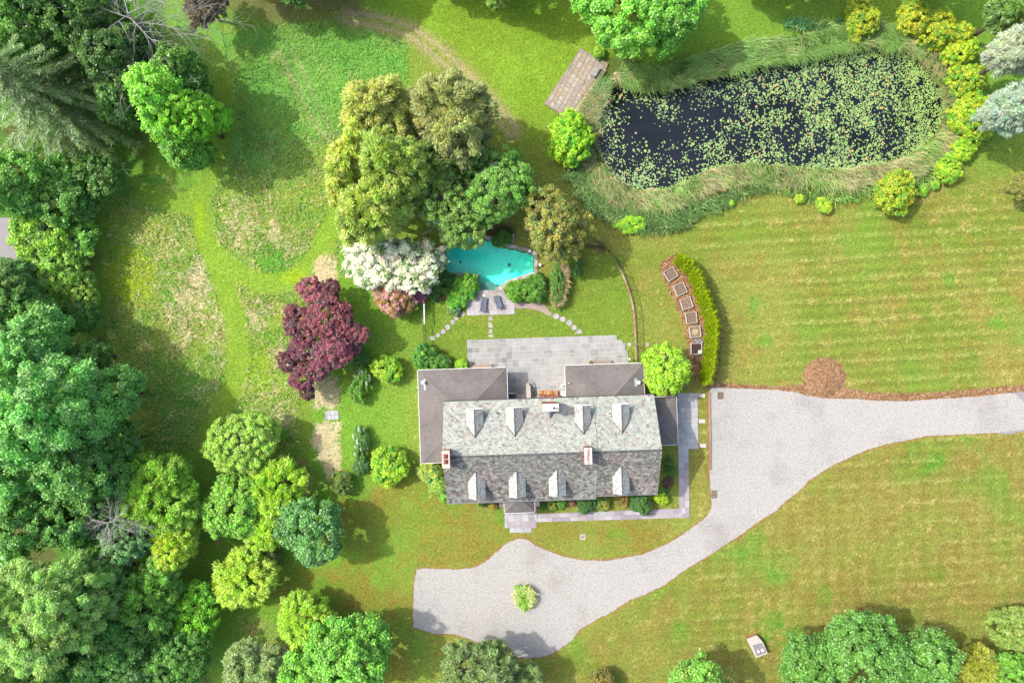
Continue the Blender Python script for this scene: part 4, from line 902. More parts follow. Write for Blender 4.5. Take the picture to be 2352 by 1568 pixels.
# ------------------------------------------------------------------ timber edging of the drive
b = MB(); q = [P(*ZE(*v)) for v in ((868, 98), (872, 350), (876, 650), (880, 985))]; r_ = random.Random(2)
tb = empty('timber_edging', q[0], 0, label='long timber beam edging the west side of the gravel forecourt', cat='edging')
for i in range(3):
    b = MB(); d = q[i+1]-q[i]; c = (q[i+1]+q[i])/2-q[0]; b.box((c.x, c.y, .08), (d.length-.02, .2, .2), math.atan2(d.y, d.x), np.array(hx('b58f70', 2.1))*r_.uniform(.9, 1.1)); b.build('beam', WOODW, tb)
for (f_, xy, sz, n_, rz, lab) in ((T21, (261, 1156), (.55, .75), 3, 0, 'slatted drain cover in the gravel by the end of the hedge'), (T22, (217, 268), (.75, .6), 3, math.pi/2, 'brown slatted drain cover at the west edge of the gravel')):
    r0 = empty('drain_grate', P(*f_(*xy)), rz, label=lab, cat='drain'); b = MB()
    b.box((0, 0, .025), (sz[0]+.1, sz[1]+.05, .03), 0, (.03,)*3); b.build('pit', ATT, r0); b = MB()
    for k in range(n_): b.box((-sz[0]/2+(k+.5)*sz[0]/n_, 0, .055), (sz[0]/n_-.09, sz[1], .04), 0, hx('a58c72', 2.1))
    b.build('slats', WOODW, r0)
r0 = empty('manhole', P(*T12(1663, 562)), .05, label='square concrete cover set in the front lawn below the walk', cat='manhole cover')
b = MB(); b.box((0, 0, .03), (.62, .62, .06), 0, hx('c9c0b2', 2.1)); b.build('frame', STONE, r0); b = MB(); b.box((-.1, -.02, .068), (.13, .3, .015), 0, hx('8d8378', 2.1)); b.box((.1, .03, .068), (.13, .3, .015), 0, hx('8d8378', 2.1)); b.build('lid', STONE, r0)
r0 = empty('stone_slab_path', P(*tile(0, 1)(2286, 1290)), .03, label='patch of pale paving slabs interrupting the straw bed', cat='paving')
b = MB(); r_ = random.Random(3); b.box((0, 0, .01), (1.62, 1.0, .04), 0, hx('9b8e88', 2.1)); b.build('bedding', STONE, r0)
xs = [-.8, -.62, -.45, -.1, .35, .8]
for i in range(5):
    for (y0, y1) in ((-.5, -.02), (.02, .5)):
        b = MB(); b.box(((xs[i]+xs[i+1])/2, (y0+y1)/2, .04), (xs[i+1]-xs[i]-.03, y1-y0, .05), 0, np.array(hx('d0d0d0', 2.1))*(r_.uniform(.55, .8) if i in (0,) else r_.uniform(.85, 1.1))); b.build('slab', STONE, r0)

# ------------------------------------------------------------------ stone platform by the pond
pf = pts(ZB, [(820,90),(1080,250),(1150,265),(1305,372),(1240,500),(690,1300),(500,1300),(400,1200),(185,1072),(400,720),(600,420)])
pw = W2(pf); o = P(*ZB(740, 680)); r0 = empty('stone_platform', o, 0, label='lichened flagstone platform on the west bank of the pond', cat='terrace')
b = MB(); b.prism([(p[0]-o.x, p[1]-o.y) for p in rough(pw, .5, .06, 2)], -.6, .17, hx('a3957f', 2.2), cap2=False); b.build('base', STONE, r0)
b = MB(); th = math.radians(61.5); core = [W2([q])[0] for q in (ZB(835,115), ZB(1225,410), ZB(600,1285), ZB(205,1065))]; core = core[::-1]
A = sum(core[i][0]*core[(i+1) % 4][1]-core[(i+1) % 4][0]*core[i][1] for i in range(4)); core = core if A > 0 else core[::-1]
flags(b, [(p[0]-o.x, p[1]-o.y) for p in core], th, .1, .2, [.45, .6, .5], [.5, .6, .8], [hx(c, 2.15) for c in ('c4b8aa', 'bfb09c', 'b5a9a0', 'c6b498', 'c9bdae', 'b0a49a', 'c2ac90', 'b5ac98')], 44, .035)
b.build('flagstones', mat('lichened_stone', attr=True, vary=[(.9, hx('c2a070', 2.3), .60, .78), (2.2, hx('a3a066', 2.4), .62, .74), (1.6, hx('7d7472', 2.2), .60, .72)], noise=[(5, .16)], bump=(10, .4, .03)), r0)
b = MB(); e0, e1 = P(*ZB(1245, 470)), P(*ZB(690, 1270)); n_ = 9
for k in range(n_):
    a_, c_ = e0.lerp(e1, k/n_)-o, e0.lerp(e1, (k+1)/n_)-o; d = c_-a_; mid = (a_+c_)/2; b.box((mid.x, mid.y, .14), (d.length-.03, .42, .16), math.atan2(d.y, d.x), np.array(hx('cdb79c', 2.1))*(.9+.03*(k % 4)))
b.build('edge_stones', STONE, r0)

# ------------------------------------------------------------------ low stone store at the bottom lawn
o = P(*ZU(900, 720), 0); uv = [P(*ZU(*q), .75)-Vector((o.x, o.y, 0)) for q in ((495,450),(855,315),(1062,548),(1232,950),(820,1092))]
r0 = empty('stone_store', o, 0, label='low grey stone store with two white vents at the bottom lawn', cat='outbuilding')
hU = .8; b = MB(); ring = [(v.x, v.y) for v in uv]; b.prism(ring, 0, hU-.1, hx('b98a66', 2.2)); b.build('wall', STONE, r0)
b = MB(); b.prism([(v[0]*1.04, v[1]*1.04) for v in ring], hU-.1, hU-.02, hx('d2cabd', 2.0)); b.build('rim', STONE, r0)
def uu(x, y, z): p = P(*ZU(x, y), z); return (p.x-o.x, p.y-o.y)
b = MB(); b.prism([uu(*q, hU) for q in ((700,650),(1020,570),(1195,920),(845,1045))], hU-.03, hU+.03, hx('9c9698', 2.1)); b.build('lid', STONE, r0)
b = MB(); b.prism([uu(*q, hU) for q in ((540,450),(850,345),(960,560),(690,650))], hU-.03, hU+.012, hx('c9c2b8', 2.0)); r_ = random.Random(3)
for k in range(4): y0 = 420+k*55; b.prism([uu(*q, hU) for q in ((580+k*32,y0+40),(865+k*30,y0-55),(872+k*30,y0-35),(588+k*32,y0+62))], hU+.01, hU+.035+.002*k, np.array(hx('ded8d0', 2))*r_.uniform(.8, 1.1))
b.build('weathered_boards', WOODW, r0)
for q, s in (((905, 880), .8), ((1055, 830), 1.0)):
    p_ = uu(*q, hU+.1); b = MB(); b.lathe((p_[0], p_[1], hU+.03), [(.13*s, 0), (.13*s, .1), (.18*s, .1), (.15*s, .17), (.04, .2)], (.68,)*3, 14); b.build('vent', ATT, r0)

# ------------------------------------------------------------------ raised vegetable beds
beds = [((178,322),33,'soil','raised bed farthest north, turned like a diamond'), ((277,480),24,'soil','second raised bed from the north end of the mulch'), ((342,628),18,'leaf','third raised bed, pinkish leaf litter on its soil'),
        ((393,778),8,'soil','fourth raised bed, plain brown soil, just north of the straw-filled one'), ((432,925),8,'straw','raised bed heaped with pale straw above the grey tray'), ((445,1100),2,'dark','raised bed with dark soil, a green seedling and a white pot')]
for (q, dg, kind, lab) in beds:
    r0 = empty('raised_bed', P(*ZH(*q)), math.radians(dg), label='white framed '+lab, cat='raised bed'); s = .60; t = .05
    for i in range(4):
        a = i*math.pi/2; b = MB(); b.box((math.cos(a)*s, math.sin(a)*s, .15), (t, 2*s+t*(1 if i % 2 else -1), .3), a, hx('dcd6d2', 2.1)); b.build('board', WOODW, r0)
    b = MB(); n_ = 12; r_ = random.Random(dg); cc = {'soil': '8f7a68', 'leaf': 'a08678', 'straw': '9b846c', 'dark': '4d3c34'}[kind]
    vs = [(-s+.03+2*(s-.03)*i/n_, -s+.03+2*(s-.03)*j/n_, .17+r_.uniform(-.03, .03)) for i in range(n_+1) for j in range(n_+1)]
    b.add(vs, [(i*(n_+1)+j, (i+1)*(n_+1)+j, (i+1)*(n_+1)+j+1, i*(n_+1)+j+1) for i in range(n_) for j in range(n_)], hx(cc, 2.2)); b.build('soil', mat('bed_soil', attr=True, noise=[(5, .25), (14, .25)], bump=(16, .8), rough_=.95), r0)
    if kind in ('straw', 'leaf'):
        b = MB()
        for k in range(170 if kind == 'straw' else 60):
            a, rr_ = r_.uniform(0, 6.28), r_.uniform(0, .36)*(1 if kind == 'straw' else 1.3); x, y, l = rr_*math.cos(a), rr_*math.sin(a), r_.uniform(.08, .16); t_ = r_.uniform(0, 3.14)
            b.bar((x-l*math.cos(t_), y-l*math.sin(t_), .2+r_.uniform(0, .05)), (x+l*math.cos(t_), y+l*math.sin(t_), .2+r_.uniform(0, .06)), .011, np.array(hx('e3cfa2' if kind == 'straw' else 'c49c90', 2))*r_.uniform(.8, 1.1), 3, cap=False)
        b.build('mulch', WOODW, r0, kind='stuff')
p = P(*ZH(472, 1020)); r0 = empty('seed_tray', p, -.05, label='grey plastic cell tray on the mulch above the dark-soil bed', cat='tray')
b = MB(); b.box((0, 0, .04), (1.0, .42, .05), 0, hx('8d8c95', 2.1)); b.build('base', ATT, r0); b = MB()
for i in range(4):
    for j in range(2): b.box((-.36+i*.24, -.1+j*.2, .075), (.17, .14, .03), 0, hx('b0b0b8', 2.1) if (i+j) % 2 else hx('66656e', 2.1))
b.build('cells', ATT, r0)
r0 = empty('white_pot', P(*ZH(483, 1132), .3), 0, label='white round pot at the corner of the dark-soil raised bed', cat='pot'); b = MB(); b.lathe((0, 0, -.12), [(.12, 0), (.19, .24), (.2, .27), (.15, .27), (.13, .2)], (.65,)*3, 16); b.build('body', ATT, r0)
b = MB(); b.lathe((0, 0, .05), [(.14, 0), (.12, .06)], (.5, .5, .48), 12); b.build('fill', ATT, r0)
r0 = empty('black_watering_can', P(*ZH(470, 1168)), .4, label='small black can just below the dark-soil raised bed', cat='watering can'); b = MB(); b.lathe((0, 0, 0), [(.13, 0), (.14, .22), (.08, .25)], (.03,)*3, 12); b.build('body', ATT, r0)
b = MB(); b.bar((.1, 0, .08), (.33, 0, .26), .025, (.03,)*3); b.build('spout', ATT, r0)
r0 = empty('planter_box', P(*ZH(457, 1213)), -.06, label='green leafy low planter box south of the raised beds', cat='planter'); b = MB()
for i in range(4): a = i*math.pi/2; w = (.44, .34)[i % 2]; l = (.68, .88)[i % 2]; b.box((math.cos(a)*w, math.sin(a)*w, .12), (.04, l, .24), a, hx('7d745c', 2.2))
b.build('box', WOODW, r0)
# round white post-lights by the pool, rock
for (q, lab) in (((1795, 645), 'white globe on the grass east of the pool coping'), ((1620, 415), 'small white globe half hidden by the bronze tree at the pool corner')):
    r0 = empty('globe_light', P(*ZP(*q)), 0, label=lab, cat='garden light'); b = MB(); b.lathe((0, 0, 0), [(.06, 0), (.06, .15)], (.1,)*3, 8); b.build('base', ATT, r0)
    b = MB(); b.lathe((0, 0, .14), [(.05, 0), (.14, .06), (.18, .16), (.15, .26), (.06, .33)], (.68,)*3, 14); b.build('globe', ATT, r0)
def rock(name, lab, p, pol, h, col, seed):
    b = MB(); r = random.Random(seed); rings = [(1.0, 0), (1.03, h*.5), (.85, h*.9), (.4, h)]; vs = []
    for k, (s, z) in enumerate(rings): vs += [(x*s, y*s, z+(r.uniform(-.04, .04) if k else 0)) for x, y in pol]
    n = len(pol); b.add(vs, [(k*n+i, k*n+(i+1) % n, (k+1)*n+(i+1) % n, (k+1)*n+i) for k in range(3) for i in range(n)]+[tuple(range(3*n, 4*n))], hx(col, 2.1)); return b.build(name, STONE, None, p, label=lab, cat='rock')
o = P(*ZP(1300, 210)); rock('boulder', 'tall grey wedge-shaped boulder above the pool by the bronze tree', o, [tuple((P(*ZP(*q))-o)[:2]) for q in ((1360,270),(1235,262),(1250,200),(1290,160),(1365,110))][::-1], .6, 'b9b3b2', 3)
o = P(*ZP(572, 1235)); rock('boulder', 'flat pinkish boulder at the west corner of the pool deck', o, [tuple((P(*ZP(*q))-o)[:2]) for q in ((628,1225),(580,1285),(515,1245),(560,1215),(610,1195))][::-1], .22, 'd8c0b0', 5)
b = MB(); b.lathe((0, 0, .06), [(.14, 0), (.14, .03), (.05, .04)], (.6, .58, .52), 14); b.build('skimmer_lid', ATT, None, P(*ZP(850, 1155)), label='round cream skimmer lid in the deck at the pool steps', cat='lid')
rock('tree_stump', 'dark broken stump on the rough grass between the yellow-green trees', P(*T02(1487, 550)), stone_poly(0, .38, 9, random.Random(2)), .45, '7a5a48', 8)
# ------------------------------------------------------------------ vegetation
def rdir(n, g, zmin=-1.0):
    z = g.uniform(zmin, 1, n); a = g.uniform(0, 2*np.pi, n); r = np.sqrt(1-z*z); return np.stack([r*np.cos(a), r*np.sin(a), z], 1)
def unit(v): return v/np.maximum(1e-9, np.linalg.norm(v, axis=-1, keepdims=True))
def quads(C, D, N_, L, W_):
    """leaf shaped quads: centre, axis, normal, length, width"""
    D = unit(D); Sd = unit(np.cross(D, N_)); L = L[:, None]; W_ = W_[:, None]
    V = np.stack([C-D*L*.5, C+Sd*W_*.5-D*L*.06, C+D*L*.5, C-Sd*W_*.5-D*L*.06], 1).reshape(-1, 3)
    return V
def leafmesh(name, C, D, N_, L, W_, col):
    V = quads(C, D, N_, L, W_); n = len(C)
    return arr_mesh(name, V, np.arange(4*n).reshape(-1, 4), np.clip(np.repeat(col, 4, 0), .003, .9))
KL = 1.22
def cc(h): return np.array(hx(h, KL))
BRT = 1.0
DENS = 1.0
DENS = .85
STY = {  # leaf length, width, clump radius, clump flattening, outward axis amount, tilt jitter, coverage
 'maple': (.29, .22, .50, .8, .3, .6, 1.7), 'fine': (.21, .15, .34, .85, .3, .7, 1.6), 'mid': (.27, .19, .42, .85, .3, .65, 1.7),
 'spray': (.50, .14, .42, .75, 1.0, .55, 2.2), 'needle': (.46, .11, .42, .75, .8, .65, 2.4), 'big': (.31, .23, .60, .8, .3, .6, 1.75)}
def crown(R, rv, zc, col, style, seed, col2=None, f2=0, lob=.30, contrast=.20, ell=1.0, ang=0, zmin=-.45, gap=0.0, cs=1.0):
    g = np.random.default_rng(seed); Ll, Lw, rc, fl, ax, jit, cov = STY[style]
    sc = min(1.0, max(.38, R/2.6)); Ll *= sc*.88; Lw *= sc*.88; rc *= max(.42, min(1.25, (R/3.5)**.55))
    K = int(max(12, 3.4*(R/rc)**2*(.55+.45*rv/R)))
    d = rdir(K, g, zmin); nl = max(6, int(5+R)); ld = rdir(nl, g, -.2)
    dots = (d@ld.T).max(1); az_ = np.arctan2(d[:, 1], d[:, 0]); ph = g.uniform(0, 6.28, 4); rag = 1+.07*np.sin(2*az_+ph[0])+.06*np.sin(3*az_+ph[1])+.05*np.sin(5*az_+ph[2])+.03*np.sin(8*az_+ph[3])
    env = ((1-lob)+lob*np.clip((dots-.55)/.4, 0, 1)+g.normal(0, .055, K))*rag
    if gap: env *= np.where(g.random(K) < gap, .72, 1)
    S3 = np.array([R, R, rv]); cen = d*env[:, None]*(S3-np.array([rc, rc, rc*fl])*.75)
    inner = rdir(K//2, g, -.2); ie = (1-lob)+lob*np.clip(((inner@ld.T).max(1)-.55)/.4, 0, 1); cen = np.concatenate([cen, inner*(ie*g.uniform(.62, .84, K//2))[:, None]*S3]); out = unit(np.concatenate([d, inner])/S3*R)
    Kt = len(cen); area = 2*np.pi*rc*rc*1.2; per = max(6, int(cov*cs*area/(Ll*Lw*.5)*DENS)); n = Kt*per; ci = np.repeat(np.arange(Kt), per)
    ld_ = unit(rdir(n, g)+out[ci]*.75+np.array([0, 0, .45])); rr = rc*(g.uniform(.5, 1.05, n)+(g.random(n) < .10)*g.uniform(.1, .55, n))*g.choice([.75, .95, 1.1, 1.3], Kt)[ci]
    C = cen[ci]+ld_*rr[:, None]*np.array([1, 1, fl])
    N_ = unit(ld_*.6+np.array([0, 0, .5])+g.normal(0, jit, (n, 3))); rad = unit(C/S3+1e-6)
    D = unit(g.normal(0, 1, (n, 3))*(1-ax*.62)+ax*(rad+ld_*.5+np.array([0, 0, -.2]))); D = unit(D-N_*(D*N_).sum(1)[:, None]*.8)
    base = cc(col)*BRT
    if base[2] < .6*base[1]: base = base*np.array([1.05, .95, .72]); base[0] = max(base[0], .42*base[1])
    cv = 1+g.uniform(-contrast, contrast, Kt)*.8; hue = g.normal(0, .05, (Kt, 3)); lv = 1+g.uniform(-.22, .22, n)
    co = base[None]*(cv[ci]*lv)[:, None]*(1+hue[ci])
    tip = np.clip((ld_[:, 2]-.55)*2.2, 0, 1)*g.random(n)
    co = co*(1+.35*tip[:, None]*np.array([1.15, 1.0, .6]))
    if col2 is not None:
        cf = (g.random(Kt) < f2*1.2)[ci] & (g.random(n) < .82)
        if f2 > .5: cf = (g.random(n) < f2) & (ci < K)
        co[cf] = cc(col2)*(.85+.25*g.random(cf.sum()))[:, None]
    C = C*np.array([ell, 1/ell, 1]) if ell != 1 else C
    if ang:
        c_, s_ = math.cos(ang), math.sin(ang); Rm = np.array([[c_, -s_, 0], [s_, c_, 0], [0, 0, 1]]); C = C@Rm.T
    C[:, 2] = np.maximum(C[:, 2]+zc, .04)
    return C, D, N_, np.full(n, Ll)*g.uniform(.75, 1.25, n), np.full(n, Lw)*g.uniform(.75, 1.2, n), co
def trunk(root, h, r0, seed, R, tall=.75, m=BARK, limbs=5, z_l=.35, name='trunk'):
    r = random.Random(seed); b = MB(); T = h*tall; p = [(0, 0, -.1)]; x = y = 0
    for k in range(1, 6): x += r.uniform(-.12, .12); y += r.uniform(-.12, .12); p.append((x, y, T*k/5))
    rad = [r0*1.25, r0, r0*.85, r0*.65, r0*.45, r0*.2]; b.tube(p, rad, (.3,)*3, 8)
    for k in range(limbs):
        a = k*2.4+r.uniform(-.4, .4); i = 2+k % 3; q = Vector(p[i]); l = R*r.uniform(.55, .85)
        b.tube([q, q+Vector((math.cos(a)*l*.4, math.sin(a)*l*.4, l*.25)), q+Vector((math.cos(a)*l*.75, math.sin(a)*l*.75, l*.42)), q+Vector((math.cos(a)*l, math.sin(a)*l, l*.5))], [rad[i]*.55, rad[i]*.4, rad[i]*.22, .02], (.3,)*3, 6)
    b.build(name, m, root)
def twigs(root, R, rv, zc, seed, n=34, m=DEADWOOD):
    r = random.Random(seed); b = MB()
    for k in range(n):
        a = k*2.4+r.uniform(-.3, .3); e = r.uniform(.15, 1.3); L_ = r.uniform(.8, 1.02); q = Vector((math.cos(a)*math.cos(e)*R*L_, math.sin(a)*math.cos(e)*R*L_, zc+math.sin(e)*rv*L_)); s = Vector((0, 0, zc-rv*.3))
        m1 = s.lerp(q, .5)+Vector((r.uniform(-.3, .3), r.uniform(-.3, .3), r.uniform(0, .4))); m2 = s.lerp(q, .8)+Vector((r.uniform(-.3, .3), r.uniform(-.3, .3), .1)); b.tube([s, m1, m2, q], [.09, .055, .035, .012], (.3,)*3, 4)
        for j in range(3):
            t = m1.lerp(q, r.uniform(.3, .9)); b.tube([t, t+Vector((r.uniform(-.7, .7), r.uniform(-.7, .7), r.uniform(-.1, .5)))], [.025, .008], (.3,)*3, 4)
    b.build('branches', m, root)
def tree(name, label, cat, x, y, rp, h, style, col, seed, group=None, lowz=1.2, **k):
    """x, y, rp: outline centre and radius as drawn on the survey; h: height"""
    rv = (h-lowz)/2; zc = lowz+rv; zm = zc+rv*.15; R = rp*(CAMZ-zm)/1568; p = P(x, y, zm)
    r0 = empty(name, (p.x, p.y, 0), 0, label=label, cat=cat, group=group)
    link('crown', leafmesh('crown', *crown(R, rv, zc, col, style, seed, **k)), LEAF, r0)
    trunk(r0, h, max(.07, min(.4, h*.022)), seed, R*.8)
    if k.get('gap') or name in ('juniper', 'birch', 'willow', 'bronze_tree', 'silver_spruce', 'pine_tree', 'giant_maple', 'hickory_tree', 'cedar', 'house_maple'): twigs(r0, R*.93, rv*.93, zc, seed)
    return r0
def shrub(name, label, cat, x, y, rp, h, style, col, seed, group=None, **k):
    zm = h*.55; R = rp*(CAMZ-zm)/1568; p = P(x, y, zm); r0 = empty(name, (p.x, p.y, 0), 0, label=label, cat=cat, group=group)
    k.setdefault('lob', .34); k.setdefault('col2', '%02x%02x%02x' % tuple(int(int(col[i:i+2], 16)*f) for i, f in ((0, .66), (2, .88), (4, .9)))); k.setdefault('f2', .22); k.setdefault('zmin', -.1)
    link('foliage', leafmesh('foliage', *crown(R, h*.62, h*.38, col, style, seed, **k)), LEAF, r0)
    b = MB(); r = random.Random(seed)
    for j in range(5):
        a = j*1.26; b.tube([(0, 0, 0), (math.cos(a)*R*.25, math.sin(a)*R*.25, h*.35), (math.cos(a)*R*.6, math.sin(a)*R*.6, h*.6)], [.045, .035, .015], (.3,)*3, 5)
    b.build('stems', BARK, r0); return r0
def conifer(name, label, x, y, rp, h, col, seed, nb=110, droop=.28, tw=.75, dens=1.0, col2=None, w=.17, group=None, base_z=1.5, basepix=True, bark=True, power=.85):
    """spruce like tree: tiers of drooping boughs; x, y = foot of the trunk"""
    g = np.random.default_rng(seed); R = rp*(CAMZ-base_z)/1568; p = P(x, y); r0 = empty(name, (p.x, p.y, 0), 0, label=label, cat='tree', group=group)
    Cs, Ds, Ns, Ls, Ws, Co = [], [], [], [], [], []; b = MB(); limb = MB()
    b.tube([(0, 0, -.1), (0, 0, h*.33), (0, 0, h*.7), (0, 0, h*.99)], [h*.02, h*.015, h*.009, .02], (.3,)*3, 8)
    for k in range(nb):
        t = (k+.5)/nb; z = base_z+(h-base_z)*t; l = R*max(.05, (1-t))**power*g.uniform(.8, 1.1)+.15; a = k*2.39996+g.normal(0, .15)
        dv = np.array([math.cos(a), math.sin(a), 0]); sd = np.array([-math.sin(a), math.cos(a), 0]); m = max(5, int(l*7*dens)); s = np.linspace(.12, 1, m)
        bend = g.normal(0, .08); pos = np.array([0, 0, z])+dv*(s*l)[:, None]+sd*(s*s*l*bend)[:, None]+np.array([0, 0, 1.])*(-(s**1.6)*l*droop+np.maximum(0, s-.75)*l*.25)[:, None]
        if k % 2 == 0 and t < .8:
            i_ = [0, m//3, 2*m//3, m-1]; limb.tube([tuple(pos[q]) for q in i_], [.05*(1-t)+.015, .04*(1-t)+.01, .02, .008], (.3,)*3, 4)
        for sgn in (-1, 1, 0):
            tl = (tw*(1-.55*s)*(.45+.55*(1-t)))*g.uniform(.7, 1.2, m)+.16; dr = dv*.75+sd*sgn*.9+np.array([0, 0, -.25])
            dr = unit(dr+g.normal(0, .18, (m, 3))); c_ = pos+dr*(tl*.45)[:, None]+g.normal(0, .03, (m, 3)); nn_ = unit(np.array([0, 0, 1.])+g.normal(0, .35, (m, 3)))
            Cs.append(c_); Ds.append(dr); Ns.append(nn_); Ls.append(tl); Ws.append(np.full(m, w)*g.uniform(.7, 1.3, m))
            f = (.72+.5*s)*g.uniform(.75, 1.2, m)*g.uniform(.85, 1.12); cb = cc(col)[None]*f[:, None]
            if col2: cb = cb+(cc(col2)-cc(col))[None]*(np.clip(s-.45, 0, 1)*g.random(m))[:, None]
            Co.append(cb)
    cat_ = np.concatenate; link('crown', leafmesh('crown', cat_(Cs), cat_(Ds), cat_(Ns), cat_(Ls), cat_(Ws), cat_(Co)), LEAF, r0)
    b.build('trunk', BARK, r0); limb.build('boughs', DEADWOOD, r0); return r0
def dead(name, label, x, y, h, l, seed, n=16, spread=1.0, az=None, z0=.4):
    r = random.Random(seed); p = P(x, y); r0 = empty(name, p, 0, label=label, cat='tree'); b = MB()
    b.tube([(0, 0, 0), (.1, .05, h*.4), (0, .1, h*.7), (.1, 0, h)], [.22*h/10, .16*h/10, .1*h/10, .03], (.3,)*3, 8); b.build('trunk', DEADWOOD, r0)
    def grow(q, d, ln, rad, lev):
        P_ = [q]; cur = Vector(q); dd = Vector(d)
        for s in range(4): dd = (dd+Vector((r.uniform(-.25, .25), r.uniform(-.25, .25), r.uniform(-.12, .1)))).normalized(); cur = cur+dd*ln/4; P_.append(cur.copy())
        b2.tube(P_, [rad, rad*.8, rad*.6, rad*.42, rad*.25], (.3,)*3, 4)
        if lev < 3:
            for s in range(1, 5):
                for _ in range(2 if lev < 2 else 1):
                    d2 = (dd+Vector((r.uniform(-1, 1), r.uniform(-1, 1), r.uniform(-.3, .4)))*.9).normalized(); grow(P_[s], d2, ln*.5, rad*.5, lev+1)
    for k in range(n):
        a = k*2.4 if az is None else az+r.uniform(-1, 1)*spread; b2 = MB(); z = h*(z0+(.98-z0)*k/n)
        grow((0, 0, z), Vector((math.cos(a), math.sin(a), .15)), l*(1.05-.5*k/n), .07*h/12, 1); b2.build('branch', DEADWOOD, r0)
    return r0

# ---- woods on the left
conifer('spruce', 'huge drooping grey-green spruce reaching across the upper left of the lawn', 195, 268, 215, 18, '67883f', 1, nb=120, tw=1.0, dens=1.3, col2='94ab62', w=.10, droop=.32)
conifer('spruce', 'dark brown-green conifer in the top left corner behind the drooping spruce', 215, 105, 150, 15, '547a3c', 2, nb=120, dens=1.2, col2='7a9050', w=.12)
dead('dead_tree', 'bare silver-grey dead tree hanging over the top left woods', 410, 134, 11, 7.0, 3, n=22, z0=.5)
TR = [
 ('dark_tree', 'dark green round tree in the far top left corner', 60, 40, 105, 14, 'mid', '5c9440', {}),
 ('dark_tree', 'dark olive tree just left of the bare grey dead tree', 170, 30, 95, 13, 'mid', '588438', {}),
 ('dark_tree', 'shadowy dark green tree between the dead tree and the bright rounded bush', 285, 140, 75, 12, 'mid', '4f7a38', {}),
 ('maple_tree', 'bright clumpy green maple beside the drooping spruce', 368, 235, 74, 13, 'maple', '86c94a', dict(lob=.4)),
 ('rounded_tree', 'bright yellow-green rounded tree at the edge of the shaded lawn', 444, 268, 66, 11, 'fine', '84c832', {}),
 ('rhododendron', 'deep green glossy bush on the south side of the bright rounded tree', 428, 340, 58, 8, 'mid', '62ac44', {}),
 ('dark_tree', 'dark green tree north of the bright rounded tree, by the dead branches', 412, 178, 62, 11, 'mid', '539638', {}),
 ('maple_tree', 'dark maple at the left edge above the asphalt', 25, 425, 80, 10, 'maple', '64a84a', {}),
 ('maple_tree', 'deep green maple below the spruce boughs at left', 122, 438, 86, 6.5, 'maple', '60a048', {}),
 ('shade_tree', 'dark shadowed tree at the east edge of the left woods, below the spruce', 185, 470, 46, 4.2, 'mid', '5c9848', {}),
 ('hickory_tree', 'yellow-green tree right beside the neighbouring asphalt', 92, 540, 68, 6, 'mid', '8dbd48', dict(lob=.4)),
 ('hickory_tree', 'mid green tree east of the yellow-green one by the asphalt', 165, 560, 58, 4, 'mid', '74b04c', {}),
 ('hickory_tree', 'tree with pale green tips south-east of the asphalt', 122, 622, 64, 5.2, 'mid', '8abb50', dict(lob=.4)),
 ('dark_tree', 'dark thin-leaved tree at the left edge below the asphalt', 28, 665, 68, 9, 'needle', '649054', {}),
 ('hedge_tree', 'yellow-flecked tree on the woods edge facing the meadow', 168, 665, 56, 3.8, 'fine', '84b24c', dict(col2='c4cf6a', f2=.14)),
 ('dark_tree', 'low dark tree just above the giant blue-green maple', 178, 725, 50, 3.7, 'fine', '5c9444', {}),
]
